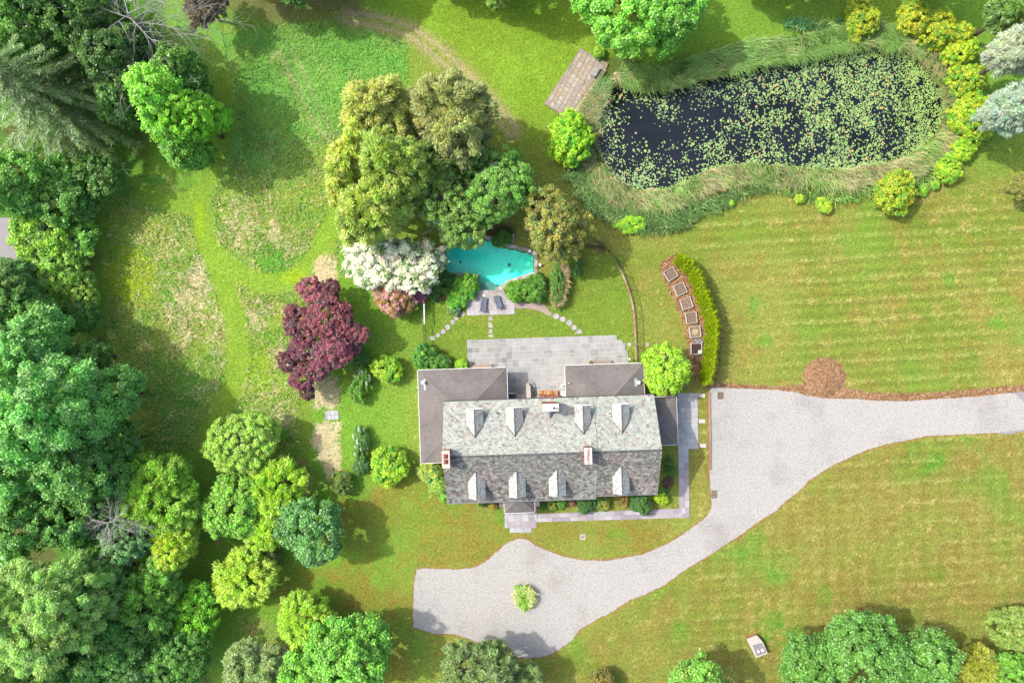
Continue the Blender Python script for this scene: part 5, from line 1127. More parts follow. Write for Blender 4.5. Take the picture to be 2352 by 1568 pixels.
TR2 = [
 ('giant_maple', 'northernmost crown of the giant blue-green maples at left', 72, 800, 92, 14, 'big', '72b868', dict(lob=.4)),
 ('giant_maple', 'giant blue-green maple with pale tips at the centre of the left woods', 118, 935, 122, 17, 'big', '7abf6c', dict(lob=.42, col2='a3cf84', f2=.12)),
 ('giant_maple', 'eastward blue-green maple crown reaching over the shaded lawn', 240, 912, 78, 11, 'big', '66ac5a', dict(lob=.4)),
 ('giant_maple', 'blue-green maple crown at the left picture edge, halfway down', 30, 1050, 100, 16, 'big', '7abf6a', dict(lob=.4, col2='a3cf84', f2=.1)),
 ('giant_maple', 'darker maple crown south-east of the giant blue-green maple', 190, 1065, 92, 13, 'big', '5ca454', dict(lob=.4)),
 ('dark_tree', 'dark green tree at the left edge below the giant maples', 40, 1195, 85, 12, 'maple', '64a858', {}),
 ('dark_tree', 'dark tree hidden between the giant maples and the yellow hemlock', 150, 1190, 75, 10, 'mid', '60a054', {}),
 ('hemlock', 'big rounded yellow-green hemlock with feathery sprays in the left woods', 362, 1140, 93, 8, 'spray', '86b93c', dict(lob=.2)),
 ('hemlock', 'bright yellow-tipped hemlock just south of the big rounded one', 392, 1245, 60, 7, 'spray', '9dc43a', dict(col2='d2de52', f2=.25)),
 ('juniper', 'blue-grey tree with bare silver twigs beside the yellow-tipped hemlock', 288, 1232, 62, 8, 'fine', '7aaa7c', {}),
 ('willow', 'large soft grey-green willow in the bottom left corner', 108, 1400, 132, 16, 'needle', '90bc74', dict(lob=.42)),
 ('willow', 'grey-green willow crown touching the bottom edge at far left', 60, 1530, 95, 14, 'needle', '8cba72', dict(lob=.4)),
 ('willow', 'smaller grey-green crown east of the large soft willow', 218, 1345, 62, 11, 'needle', '7cac68', {}),
 ('hemlock', 'dark green hemlock between the willow and the lime green bush', 338, 1365, 80, 8, 'spray', '6ca442', {}),
 ('lime_bush', 'vivid lime green rounded tree in the lower left', 442, 1400, 70, 5, 'mid', '68bd34', dict(lob=.2)),
 ('dark_tree', 'dark shaded tree south of the dark hemlock', 262, 1475, 72, 9, 'maple', '5ca04e', {}),
 ('dark_tree', 'deep green tree on the bottom edge below the lime green tree', 400, 1510, 78, 7, 'fine', '5c9846', {}),
 ('dark_tree', 'greyish dark tree on the bottom edge left of centre woods', 310, 1545, 62, 8, 'fine', '649458', {}),
 ('yew', 'rounded yellow-green yew alone between straw patch and lime tree', 560, 1328, 70, 4.8, 'spray', 'a3c84a', dict(lob=.15)),
 ('birch', 'light green tree with pale twigs at the south end of the meadow', 552, 1010, 82, 6, 'fine', '9ac45c', dict(lob=.3)),
 ('light_tree', 'light green tree left of the dark yew in the group of four', 528, 1165, 74, 5.5, 'mid', '84bb50', dict(lob=.3)),
 ('yew', 'yellow-green feathery yew, upper right of the group of four', 638, 1118, 68, 5, 'spray', '95c234', dict(lob=.15)),
 ('yew', 'small bright yew wedged under the blue-green maple', 612, 1222, 48, 4.2, 'spray', '9ac63e', {}),
 ('dark_tree', 'leafy dark tree filling the woods between spruce and bright maple', 290, 235, 60, 9, 'mid', '4f8a3c', {}),
 ('dark_tree', 'dark leafy tree between the giant maples and the meadow shade', 255, 1020, 55, 9, 'maple', '4f9448', {}),
 ('dark_tree', 'dark tree at the north foot of the giant maples', 200, 820, 50, 8, 'maple', '4c8f44', {}),
 ('dark_tree', 'green tree filling the gap at the left edge above the giant maples', 70, 715, 60, 9, 'mid', '5a9a44', {}),
 ('dark_tree', 'green undertree between willow and blue-grey juniper', 225, 1270, 60, 7, 'mid', '5f9f44', {}),
 ('dark_tree', 'leafy green tree between the lime green tree and the willow', 330, 1435, 65, 7, 'mid', '4c8c40', {}),
 ('dark_tree', 'green tree on the bottom edge between willow and dark trees', 190, 1530, 75, 9, 'maple', '5a9f4c', {}),
 ('dark_tree', 'green tree in the woods left of the yellow hemlock', 225, 1120, 60, 10, 'maple', '4c9448', {}),
 ('maple_tree', 'leafy maple at the left edge just south of the asphalt', 20, 735, 60, 10, 'maple', '56a04c', {}),
 ('dark_tree', 'dark undertree in front of the drooping spruce at the lower left', 225, 400, 50, 6, 'mid', '4f8a3a', {}),
 ('blue_maple', 'solid blue-green maple casting a shadow on the front lawn', 712, 1222, 76, 6.8, 'maple', '5a9a5c', dict(lob=.25)),
 ('grey_bush', 'small grey-brown bush below the blue-green maple', 622, 1280, 26, 2.5, 'fine', '8a9a5c', {}),
 ('yew', 'yellow-green upright yew at the bottom, left of the bright maple', 698, 1425, 63, 5, 'spray', '97c443', dict(lob=.2)),
 ('bright_maple', 'bright green maple on the bottom edge left of the driveway', 800, 1500, 92, 9, 'maple', '72b44a', dict(lob=.35)),
 ('bright_maple', 'bright green maple crown at the bottom edge below the upright yew', 705, 1560, 70, 8, 'maple', '7cba4c', dict(lob=.35)),
]
TR3 = [
 ('cedar', 'pale yellow-green cedar on the north-west of the central grove', 870, 262, 82, 13, 'spray', 'b0c070', dict(lob=.4)),
 ('cedar', 'silvery grey cedar at the north-east of the central grove', 1038, 272, 98, 14, 'spray', '9cac70', dict(lob=.4)),
 ('cedar', 'yellow cedar on the west edge of the central grove', 822, 362, 76, 12, 'spray', 'b2ce5c', dict(lob=.42, col2='d6dc7c', f2=.15)),
 ('cedar', 'tall central cedar of the grove with long yellow boughs', 912, 385, 78, 15, 'spray', '98ba54', dict(lob=.42)),
 ('cedar', 'southern yellow cedar of the grove, just above the white blossom', 858, 485, 82, 13, 'spray', 'a2c25a', dict(lob=.42, col2='cfd873', f2=.12)),
 ('locust_tree', 'deep green locust with showing twigs at the east of the grove', 1142, 430, 86, 10, 'fine', '7cb454', dict(lob=.4, gap=.2)),
 ('locust_tree', 'grey-green locust overhanging the west end of the pool', 1030, 480, 92, 9, 'fine', '86b05c', dict(lob=.45, gap=.3, cs=.62)),
 ('cedar', 'dark green cedar filling the heart of the central grove', 985, 395, 72, 11, 'spray', '7a9c4c', {}),
 ('grove_tree', 'dark tree under the silvery cedar in the central grove', 1075, 365, 62, 9, 'fine', '6a9a48', {}),
 ('cedar', 'yellowish cedar at the west foot of the grove by the mown path', 795, 430, 48, 8, 'spray', 'b0c65c', {}),
 ('grove_tree', 'small dark tree behind the pool between locusts and bronze tree', 1110, 490, 36, 7, 'fine', '5f9a46', {}),
 ('bronze_tree', 'olive-bronze tree hanging over the east end of the pool', 1270, 512, 82, 9, 'fine', '9aa050', dict(lob=.35, contrast=.3, col2='7f9a4c', f2=.2)),
 ('white_dogwood', 'dogwood smothered in white blossom beside the pool', 858, 590, 74, 5.5, 'mid', 'f2f2e8', dict(col2='86a860', f2=.18, lob=.4, gap=.3, ell=1.05)),
 ('white_dogwood', 'right half of the white blossom, nearest the pool wall', 950, 604, 72, 5, 'mid', 'eef0e2', dict(col2='86a860', f2=.25, lob=.45, gap=.3, ell=1.1)),
 ('pink_rhododendron', 'rounded shrub of faded pink bloom under the white dogwood', 904, 684, 52, 3.2, 'fine', 'a8905c', dict(col2='e0b2b4', f2=.38)),
 ('azalea', 'small purple azalea between pink shrub and short fence', 965, 680, 17, 1.5, 'fine', 'b06a94', {}),
 ('shade_maple', 'huge bright green maple at the top beside the pond', 1438, -8, 142, 11, 'maple', '82c850', dict(lob=.38)),
 ('shade_maple', 'eastern crown of bright maple leaning over the pond reeds', 1545, 30, 80, 10, 'maple', '7abf50', dict(lob=.38)),
 ('house_maple', 'yellow-green round tree at the north-east corner of the house', 1533, 853, 59, 5.5, 'mid', '9bcf30', dict(lob=.2)),
 ('silver_spruce', 'silver-blue spruce at the right edge near the pond, upper one', 2338, 120, 56, 13, 'needle', 'b3bfa8', dict(lob=.45)),
 ('silver_spruce', 'silver-blue spruce at the right edge near the pond, lower one', 2342, 248, 62, 13, 'needle', 'a9bfae', dict(lob=.45)),
 ('dark_conifer', 'dark green conifer in the top right corner', 2335, 20, 60, 12, 'spray', '6f9a52', {}),
 ('olive_bush', 'dull olive bush at the right edge below the silver spruces', 2350, 430, 30, 4, 'fine', '8a9350', {}),
 ('oak_tree', 'broad blue-green oak at the bottom right, its middle crown', 1985, 1530, 112, 10, 'maple', '66a04c', dict(lob=.38)),
 ('oak_tree', 'left lobe tree of the broad blue-green oaks at the bottom right', 1862, 1530, 76, 8, 'maple', '649c46', dict(lob=.38)),
 ('oak_tree', 'right lobe tree of the broad blue-green oaks at the bottom right', 2110, 1520, 84, 8.5, 'maple', '6aa44c', dict(lob=.38)),
 ('maple_tree', 'green maple peeping over the bottom edge left of the stone store', 1608, 1590, 72, 9, 'maple', '7cb850', {}),
 ('golden_bush', 'yellow-olive bush between the oaks and the right edge shrubs', 2248, 1525, 50, 4.5, 'spray', '98a83c', {}),
 ('mixed_bush', 'grey-green bush at the right edge above the bottom corner', 2338, 1440, 58, 5, 'fine', '86a654', {}),
 ('mixed_bush', 'bright green bush in the bottom right corner', 2325, 1545, 45, 4, 'mid', '6cb03e', {}),
 ('pine_tree', 'grey-green pine with twisted tufts at the bottom of the gravel', 1095, 1548, 88, 8, 'needle', '7f9f6a', dict(lob=.5)),
 ('pine_tree', 'low right-hand pine tuft beside the gravel at the bottom edge', 1195, 1572, 52, 6, 'needle', '7f9f68', dict(lob=.5)),
 ('blue_conifer', 'pale blue-green conifer at the bottom edge, left of the bright maples', 578, 1540, 72, 7, 'needle', '9ab888', dict(lob=.45)),
 ('brown_bush', 'brownish low bush on the bottom edge between pine and maple', 1382, 1572, 36, 3, 'fine', '8f8a48', {}),
 ('dry_conifer', 'brown leafless conifer on the top edge by the shaded lawn', 462, 0, 56, 7, 'needle', '8a7d68', dict(lob=.55, gap=.4, cs=.6)),
 ('top_tree', 'green tree top poking down from the top edge left of the maple', 1140, -8, 26, 4.5, 'spray', '9cc06a', {}),
]
sd = 100
for L_ in (TR, TR2, TR3):
    BRT = 1.0 if L_ is TR3 else 1.16
    for (nm, lb, x, y, rp, h, sty, col, k) in L_:
        sd += 1
        if h < 3.6: shrub(nm, lb, 'shrub', x, y, rp, h, sty, col, sd, **k)
        else: tree(nm, lb, 'tree', x, y, rp, h, sty, col, sd, lowz=min(1.6, h*.22), **k)
# trees beyond the top edge whose shade falls on the lawn
for i, (x, y, r, h) in enumerate([(1150,-130,100,12), (980,-160,90,11), (700,-120,100,12), (560,-110,80,10), (1760,-120,90,11), (1900,-120,80,11), (2150,-110,80,11)]):
    tree('boundary_tree', ORD[i]+' tree of those standing just beyond the top edge of the view', 'tree', x, y, r, h, 'big', '5f9a44', 300+i, group='trees beyond the top edge')
dead('dead_tree', 'small bleached bare treetop over the blue-grey juniper', 356, 1153, 9.6, 2.6, 9, n=11, z0=.78)

# ---- purple smoke tree: several stems of lobes in one crown
p = P(752, 775, 3.5); r0 = empty('purple_maple', (p.x, p.y, 0), 0, label='dark purple-red maple at the meadow edge west of the house', cat='tree'); parts = []
for i, (x, y, rp, h, col) in enumerate([(722,672,46,4.2,'ab6074'),(760,672,34,4,'8a4a56'),(748,725,58,6,'9a5560'),(700,745,50,5,'874a58'),(790,740,48,5.2,'a35a66'),(828,762,34,4.6,'9c5662'),(765,795,58,5.6,'a35a70'),(700,800,40,4.6,'905064'),(812,800,30,4,'955260'),
                                (676,720,26,4,'955566'),(668,830,30,3.8,'844a5a'),(745,840,42,4.6,'915266'),(700,862,44,4,'8a4c5c'),(712,895,26,3.2,'6b3c48')]):
    q = P(x, y, h*.6)-Vector((p.x, p.y, 0)); R = rp*(CAMZ-h*.6)/1568*.86; a = crown(R, R*.7, h-R*.7, col, 'fine', 400+i, lob=.5, contrast=.45, col2='7a6068', f2=.22); a[0][:, :2] += np.array([q.x, q.y]); parts.append(a)
a = [np.concatenate([q[i] for q in parts]) for i in range(6)]; link('crown', leafmesh('crown', *a), LEAF, r0); trunk(r0, 5.5, .2, 41, 4.5, limbs=9); twigs(r0, 4.6, 2.2, 2.4, 42, 30, BARK)

# ---- shrubs
BRT = .92
SH = [
 ('flowering_bush', 'green bush dotted with white flowers, long one west of the lawn', 826, 872, 36, 1.8, 'fine', '55a838', dict(ell=.68, col2='e6e8e0', f2=.04)),
 ('flowering_bush', 'dark leafy bush on the north tip of the long white-dotted bush', 828, 825, 22, 1.4, 'fine', '5a9a48', {}),
 ('yellow_green_bush', 'yellow-green bush touching the long white-dotted bush', 886, 849, 37, 2.2, 'mid', 'a8d436', dict(contrast=.35)),
 ('yellow_green_bush', 'solid yellow-green round bush on the lawn west of the house', 893, 1069, 46, 2.8, 'mid', 'a6d63a', dict(contrast=.3)),
 ('peony_bush', 'tall narrow bush speckled white above the solid round bush', 828, 1020, 30, 1.6, 'fine', '6ba556', dict(ell=.62, col2='eceae6', f2=.10)),
 ('grey_green_bush', 'grey-green bush left of the solid yellow-green round bush', 830, 1072, 20, 1.5, 'fine', '6f9a5c', {}),
 ('small_bush', 'small olive bush standing at the end of the straw bed', 784, 1107, 29, 2.0, 'fine', '7fa048', {}),
 ('laurel', 'dense deep green bush against the north-west corner of the roof', 972, 822, 32, 2.6, 'mid', '5cae3e', {}),
 ('laurel', 'dense green bush extending along the west wing eave', 1012, 838, 30, 2.2, 'mid', '5aa43e', dict(ell=1.1)),
 ('lime_shrub', 'small lime shrub between laurel and patio corner', 1058, 838, 17, 1.2, 'mid', 'a3d62c', {}),
 ('grey_twigs', 'little grey twiggy plant at the south-west patio corner', 1079, 838, 6, .6, 'needle', '8b8f88', {}),
 ('hosta_bush', 'pale green leafy bush against the west gable below the wing', 985, 1083, 27, 1.6, 'mid', 'b5cf6c', {}),
 ('hosta_bush', 'pale green bush lower down beside the west gable', 1006, 1112, 24, 1.5, 'mid', 'a9cc60', {}),
 ('hosta_bush', 'bright green bush at the south-west corner of the house', 1022, 1138, 15, 1.2, 'mid', '8fc94c', {}),
 ('poolside_bush', 'leafy bright bush on the west side of the pool steps', 1072, 655, 30, 1.3, 'mid', '76bf38', dict(contrast=.35)),
 ('poolside_bush', 'low bright ferns west of the left lounger', 1048, 688, 26, 1.1, 'mid', '82c83c', dict(contrast=.35)),
 ('poolside_bush', 'dark ground plants in the shade south-west of the pool', 1015, 648, 30, .9, 'fine', '4d9238', {}),
 ('poolside_bush', 'grey-leaved plant near the first arc stone', 1045, 709, 17, .8, 'fine', '7fa878', {}),
 ('poolside_bush', 'shaded leafy plants along the fence north end', 990, 670, 24, .8, 'fine', '478a35', {}),
 ('rhododendron', 'dark glossy rhododendron directly right of the pool steps', 1184, 665, 28, 2.0, 'mid', '6fae2c', dict(contrast=.4)),
 ('rhododendron', 'large glossy rhododendron nearer the ornamental grass', 1224, 672, 31, 2.2, 'mid', '66a032', dict(contrast=.4)),
 ('rhododendron', 'smaller green rhododendron at the east pool corner', 1232, 645, 20, 1.5, 'mid', '72b03c', {}),
 ('purple_plant', 'tiny dark purple plant at the east pool corner', 1238, 632, 7, .6, 'fine', '5d3f4c', {}),
 ('streamside_bush', 'green bush hiding the boulder behind the pool', 1152, 548, 22, 1.6, 'fine', '569c38', {}),
 ('streamside_bush', 'dark green bush between bronze tree and long grass bush', 1325, 605, 22, 1.6, 'fine', '52923c', dict(ell=.7)),
 ('lime_tree', 'lime green round tree between stone platform and pond', 1308, 318, 57, 4.2, 'fine', 'a8de2e', dict(lob=.2)),
 ('willow_bush', 'yellow-green bush on the north bank of the pond', 1980, 38, 44, 3.4, 'fine', 'b4cc3a', dict(ell=.88)),
 ('willow_bush', 'yellow bush, upper left of the north-east pond cluster', 2102, 42, 40, 3.2, 'fine', 'bfd038', {}),
 ('willow_bush', 'yellow bush at the middle of the north-east pond cluster', 2158, 68, 44, 3.4, 'fine', 'b8ce34', {}),
 ('willow_bush', 'yellow-green bush at the right of the north-east pond cluster', 2200, 80, 31, 3.0, 'fine', 'b9d238', {}),
 ('willow_bush', 'yellow-green bush hanging over the north-east pond corner', 2207, 118, 38, 3.0, 'fine', 'b8d832', {}),
 ('willow_bush', 'oval yellow-green bush on the east bank, upper one', 2222, 182, 42, 3.0, 'fine', 'b0d03a', {}),
 ('willow_bush', 'large oval yellow-green bush on the east bank, lower one', 2240, 268, 56, 3.6, 'fine', 'aed032', dict(ell=1.05)),
 ('willow_bush', 'loose lime bush on the south-east bank, upper one', 2212, 348, 30, 2.0, 'fine', 'b5dc34', {}),
 ('willow_bush', 'loose lime bush on the south-east bank, lower one', 2178, 388, 32, 2.0, 'fine', 'acd636', {}),
 ('willow_bush', 'round yellow bush standing on the south bank near the lawn', 2055, 443, 50, 3.4, 'fine', 'a9c42e', dict(lob=.22)),
 ('small_lime_shrub', 'small lime shrub among the iris on the south bank middle', 1893, 472, 20, 1.1, 'mid', 'b9d83c', {}),
 ('small_lime_shrub', 'tiny lime shrub among the iris south of the lily pads', 1836, 455, 12, .9, 'mid', 'b9d83c', {}),
 ('small_lime_shrub', 'lime shrub at the south-west tip of the iris bank', 1444, 514, 30, 1.1, 'mid', 'a5dc3a', dict(ell=1.3)),
 ('small_lime_shrub', 'small lime tuft on the lawn edge near the iris bend', 1678, 465, 8, .7, 'mid', '9cd83c', {}),
 ('small_lime_shrub', 'small lime plants at the foot of the platform under the maple', 1375, 118, 15, 1.2, 'mid', 'a5cf3e', {}),
 ('small_lime_shrub', 'low green plant east of the round yellow bank bush', 2118, 440, 14, .9, 'mid', '96cc3c', {}),
 ('small_lime_shrub', 'low lime plant beside the curve of the lawn on the south-east bank', 2148, 425, 12, .9, 'mid', '96cc3c', {}),
 ('birch_sapling', 'small green sapling attached to the light tree by the meadow', 648, 998, 15, 1.8, 'fine', '78b83a', {}),
 ('yarrow', 'vivid green sapling clump at the right edge of the woods, mid left', 38, 702, 16, 2.2, 'mid', '8fdc2c', {}),
]
for i, (nm, lb, x, y, rp, h, sty, col, k) in enumerate(SH): shrub(nm, lb, 'shrub', x, y, rp, h, sty, col, 500+i, **k)
FP = [(1106,1156,9,.8,'6ba042','low green plant under the south eave west of the porch'),(1134,1160,11,.9,'b0a040','yellow-brown shrub left of the front porch'),(1246,1160,12,1.0,'4f8f38','dark shrub right of the front porch'),
      (1266,1160,13,.9,'a9b850','variegated shrub near the porch walk'),(1290,1156,13,1.0,'66aa40','bright leaf shrub under the third front dormer'),(1313,1156,7,.6,'a8786a','tiny russet shrub in the front bed'),
      (1346,1160,22,1.5,'4c8644','dark round rhododendron leaning over the front walk, west one'),(1386,1158,18,1.1,'aab454','cream-flecked shrub in the middle of the front bed'),(1380,1147,14,1.0,'5a9640','green shrub tight under the roof step'),
      (1433,1152,15,1.1,'a99850','bronze and yellow shrub below the last front dormer'),(1474,1158,27,1.7,'4f8c42','dark round rhododendron leaning over the front walk, east one'),(1520,1144,16,1.1,'bcd82c','bright yellow-green shrub at the south-east house corner'),
      (1538,1060,12,.9,'6f8f48','shaded grey-green shrub on the east side bed'),(1541,1080,14,1.0,'4f8c3c','shaded green shrub in the east side bed'),(1534,1108,13,.8,'7f5c4e','purplish brown shrub in the east side bed'),(1524,1128,12,.9,'5a9a3e','green shrub near the corner of the east side bed')]
for i, (x, y, rp, h, col, lb) in enumerate(FP): shrub('foundation_shrub', lb, 'shrub', x, y, rp, h, 'fine', col, 600+i)

# ---- blades: ornamental grass, island plant, reeds, irises
def blades(C, h, lean, az, w, col, g, segs=2):
    n = len(C); d = np.stack([np.cos(az), np.sin(az), np.zeros(n)], 1); sd = np.stack([-np.sin(az), np.cos(az), np.zeros(n)], 1); up = np.array([0, 0, 1.])
    p1 = C+d*(lean*h*.35)[:, None]+up*(h*.62)[:, None]; p2 = C+d*(lean*h)[:, None]+up*(h*(1-.35*lean))[:, None]; ww = w[:, None]
    V = np.stack([C-sd*ww*.5, C+sd*ww*.5, p1+sd*ww*.5, p1-sd*ww*.5, p1-sd*ww*.5, p1+sd*ww*.5, p2+sd*ww*.1, p2-sd*ww*.1], 1).reshape(-1, 3)
    return V, np.repeat(np.clip(col, .003, .9), 8, 0)
def bladeobj(name, C, h, lean, az, w, col, g, mat_=BLADE, parent=None, **k):
    V, c = blades(C, h, lean, az, w, col, g); return link(name, arr_mesh(name, V, np.arange(len(V)).reshape(-1, 4), c), mat_, parent, **k)
def inside_pts(poly, n, g):
    P_ = np.array(poly); lo_, hi_ = P_.min(0), P_.max(0); out = np.zeros((0, 2))
    while len(out) < n:
        q = g.uniform(lo_, hi_, (n*2, 2)); out = np.concatenate([out, q[inpoly(q[:, 0], q[:, 1], poly)]])
    return out[:n]
g = np.random.default_rng(55)
q = P(1281, 655, 1.0); r0 = empty('ornamental_grass', (q.x, q.y, 0), 0, label='long clump of tawny-topped ornamental grass bordering the pool lawn', cat='ornamental grass')
link('foliage', leafmesh('foliage', *crown(1.55, 1.1, .7, '5f9a40', 'fine', 77, ell=.62, lob=.1, zmin=-.1)), LEAF, r0)
poly = W2([(1278,610),(1302,606),(1300,660),(1290,695),(1268,700),(1262,670),(1270,630)]); C = inside_pts(poly, 1500, g); C = np.concatenate([C-np.array([q.x, q.y]), np.full((1500, 1), .5)], 1)
bladeobj('seed_heads', C, g.uniform(.7, 1.3, 1500), g.uniform(.2, .7, 1500), g.normal(-1.2, .7, 1500), g.uniform(.03, .06, 1500), cc('c9b184')[None]*g.uniform(.6, 1.15, (1500, 1)), g, parent=r0)
q = P(1204, 1371, .4); r0 = empty('island_plant', (q.x, q.y, 0), 0, label='round clump of green and straw-coloured leaves in the middle of the gravel', cat='shrub')
link('foliage', leafmesh('foliage', *crown(1.3, .75, .35, '8fc440', 'mid', 78, lob=.12, zmin=-.1)), LEAF, r0)
n = 800; C = np.concatenate([g.normal(0, .42, (n, 2))+np.array([0, .2]), g.uniform(.2, .6, (n, 1))], 1); az = np.arctan2(C[:, 1], C[:, 0])+g.normal(0, .5, n)
bladeobj('leaves', C, g.uniform(.5, .8, n), g.uniform(.5, .95, n), az, g.uniform(.04, .07, n), np.where(g.random((n, 1)) < .62, cc('e6dcae')[None], cc('a9cc52')[None])*g.uniform(.75, 1.1, (n, 1)), g, parent=r0)
p = P(1224, 1374); b = MB(); b.prism(stone_poly(0, .95, 12, random.Random(3)), -.02, .035, hx('a07c64', 2.2), cap2=False); b.build('planting_bed', STONE, None, P(1207, 1370), label='thin crescent of brown soil round the island plant', cat='soil bed')

def near(L, w, n, g, jitter=1.0):
    L = np.array(L); seg = np.diff(L, axis=0); ln = np.hypot(*seg.T); t = g.choice(len(ln), n, p=ln/ln.sum()); u = g.random(n)[:, None]; c = L[t]+seg[t]*u
    nr = np.stack([-seg[t][:, 1], seg[t][:, 0]], 1)/ln[t][:, None]; return c+nr*(g.uniform(-.5, .5, n)*w)[:, None], np.arctan2(seg[t][:, 1], seg[t][:, 0])
def reeds(name, bands, kind='stuff'):
    Cs, H_, Le, Az, Wd, Co = [], [], [], [], [], []
    for (line, w, n, h, az, col, col2, f2, lean, bw) in bands:
        n = int(n*1.25); c, dr = near(smooth_line(W2(line), False, 2), w, n, g)
        kp = segdist(c[:, 0], c[:, 1], pw, True) > .3; kp &= ~inpoly(c[:, 0], c[:, 1], pw); c = c[kp]; dr = dr[kp]; n = len(c)
        kk = fbm(c[:, 0], c[:, 1], 1.1, 75)+g.random(n)*.25 > .50; c = c[kk]; dr = dr[kk]; n = len(c)
        a = dr+az if az is not None else g.uniform(0, 6.28, n); fl = fbm(c[:, 0], c[:, 1], .5, 71); a = a+g.normal(0, .45, n)+(fl-.5)*3
        Cs.append(np.concatenate([c, np.full((n, 1), -.02)], 1)); H_.append(g.uniform(.7, 1.15, n)*h); Le.append(np.clip(g.normal(lean, .15, n), .1, 1)); Az.append(a); Wd.append(g.uniform(.6, 1.3, n)*bw)
        pick = (g.random(n)*.6+fbm(c[:, 0], c[:, 1], .8, 72)*.8-.2) < f2; co = np.where(pick[:, None], cc(col2)[None], cc(col)[None])*g.uniform(.6, 1.3, (n, 1))*(.55+.9*fbm(c[:, 0], c[:, 1], 1.3, 77))[:, None]; Co.append(co)
    cat_ = np.concatenate; return bladeobj(name, cat_(Cs), cat_(H_), cat_(Le), cat_(Az), cat_(Wd), cat_(Co), g, kind=kind)
north = [(1420,160),(1480,182),(1540,180),(1600,158),(1680,135),(1760,118),(1850,104),(1930,84),(2010,80),(2060,88)]
reeds('reeds', [(north, 2.9, 8500, 1.7, -1.0, '7ca252', 'aca47c', .22, .75, .055),
   ([(1400,178),(1470,200),(1560,195),(1640,170)], .8, 900, 1.2, -.8, 'c4b08c', '8aa05c', .4, .7, .05),
   ([(2050,88),(2100,110),(2140,140),(2175,190),(2190,240),(2188,300)], 2.0, 2600, 1.4, -1.2, '8fa866', 'b5a27c', .4, .7, .05),
   ([(2190,290),(2150,345),(2090,385),(2010,400),(1930,412),(1850,408),(1760,398),(1700,395),(1640,405),(1590,432),(1540,455),(1480,460),(1420,445),(1380,410),(1355,370),(1352,320),(1362,270),(1370,225)], 2.3, 11500, 1.4, 1.9, '80a054', 'b4a47e', .42, .7, .055),
   ([(1378,215),(1350,255),(1345,280)], 2.2, 1200, 1.2, None, '869e60', 'c0b090', .4, .7, .05), ([(1385,190),(1368,230)], 1.4, 700, 1.3, None, '6f9a58', '9caa70', .3, .7, .05)])
iris = [(2190,360),(2140,405),(2080,430),(2000,440),(1930,445),(1870,450),(1810,430),(1770,418),(1720,432),(1680,452),(1640,470),(1580,492),(1520,508),(1470,510),(1420,490),(1370,465),(1335,425),(1318,392)]
reeds('iris_leaves', [(iris[:8], 1.6, 1500, .9, 1.6, '6c984c', '9cb85c', .4, .75, .08), (iris[7:12], 1.5, 1500, 1.0, None, '5e8040', '8aa460', .3, .8, .08), (iris[11:], 2.5, 5200, 1.0, None, '56783a', '8aa45c', .35, .8, .085),
   ([(1345,385),(1330,350)], 1.0, 400, .9, None, '56783a', '8aa45c', .3, .8, .08), ([(1800,60),(1880,62),(1940,60)], 1.2, 700, .8, None, '6fa868', 'c4cc58', .3, .7, .07)])
# rough meadow grass, standing in tufts
def tufts(name, n, polys, h, cols, seed, dens_noise=.5, wd=.05):
    g2 = np.random.default_rng(seed); pw_ = W2(polys); c = inside_pts(pw_, int(n*1.8), g2)
    for ln, w in (([(330,440),(400,470),(455,455),(470,420),(500,360),(520,280),(510,180)], 26), ([(455,455),(462,500),(478,570),(510,640),(535,720),(545,800),(540,880),(515,930),(480,990)], 25), ([(478,570),(520,610),(570,640),(620,655),(680,640),(720,600),(750,540),(775,490)], 24)):
        d = segdist(c[:, 0], c[:, 1], smooth_line(W2(ln), False, 2)); c = c[d > w*.05]
    f = fbm(c[:, 0], c[:, 1], .7, seed); c = c[(f+g2.random(len(c))*.5) > dens_noise+.15][:n]; n = len(c)
    f = fbm(c[:, 0], c[:, 1], .5, seed+1)+g2.random(n)*.35-.17; idx = np.clip((f-.28)/.44*len(cols), 0, len(cols)-1).astype(int); co = np.array([cc(k) for k in cols])[idx]*g2.uniform(.7, 1.15, (n, 1))
    bladeobj(name, np.concatenate([c, np.zeros((n, 1))], 1), g2.uniform(.6, 1.3, n)*h, g2.uniform(.5, 1, n), g2.uniform(0, 6.28, n), g2.uniform(.6, 1.4, n)*wd, co, g2, kind='stuff')
tufts('meadow_grass', 16000, [(560,330),(780,300),(790,500),(770,600),(700,640),(690,900),(690,1000),(650,1060),(560,1000),(480,1020),(330,1050),(260,900),(240,600),(260,430),(470,430)], .38, ['e0cfa2', 'b9b46a', '8fae48', '7dac42', '67a03c', 'c9bd84'], 61)
tufts('meadow_grass', 9000, [(600,60),(780,50),(935,100),(935,190),(880,280),(760,330),(560,330),(520,200)], .3, ['8fc662', '78b84c', '6cb044', 'a3c46a'], 62)
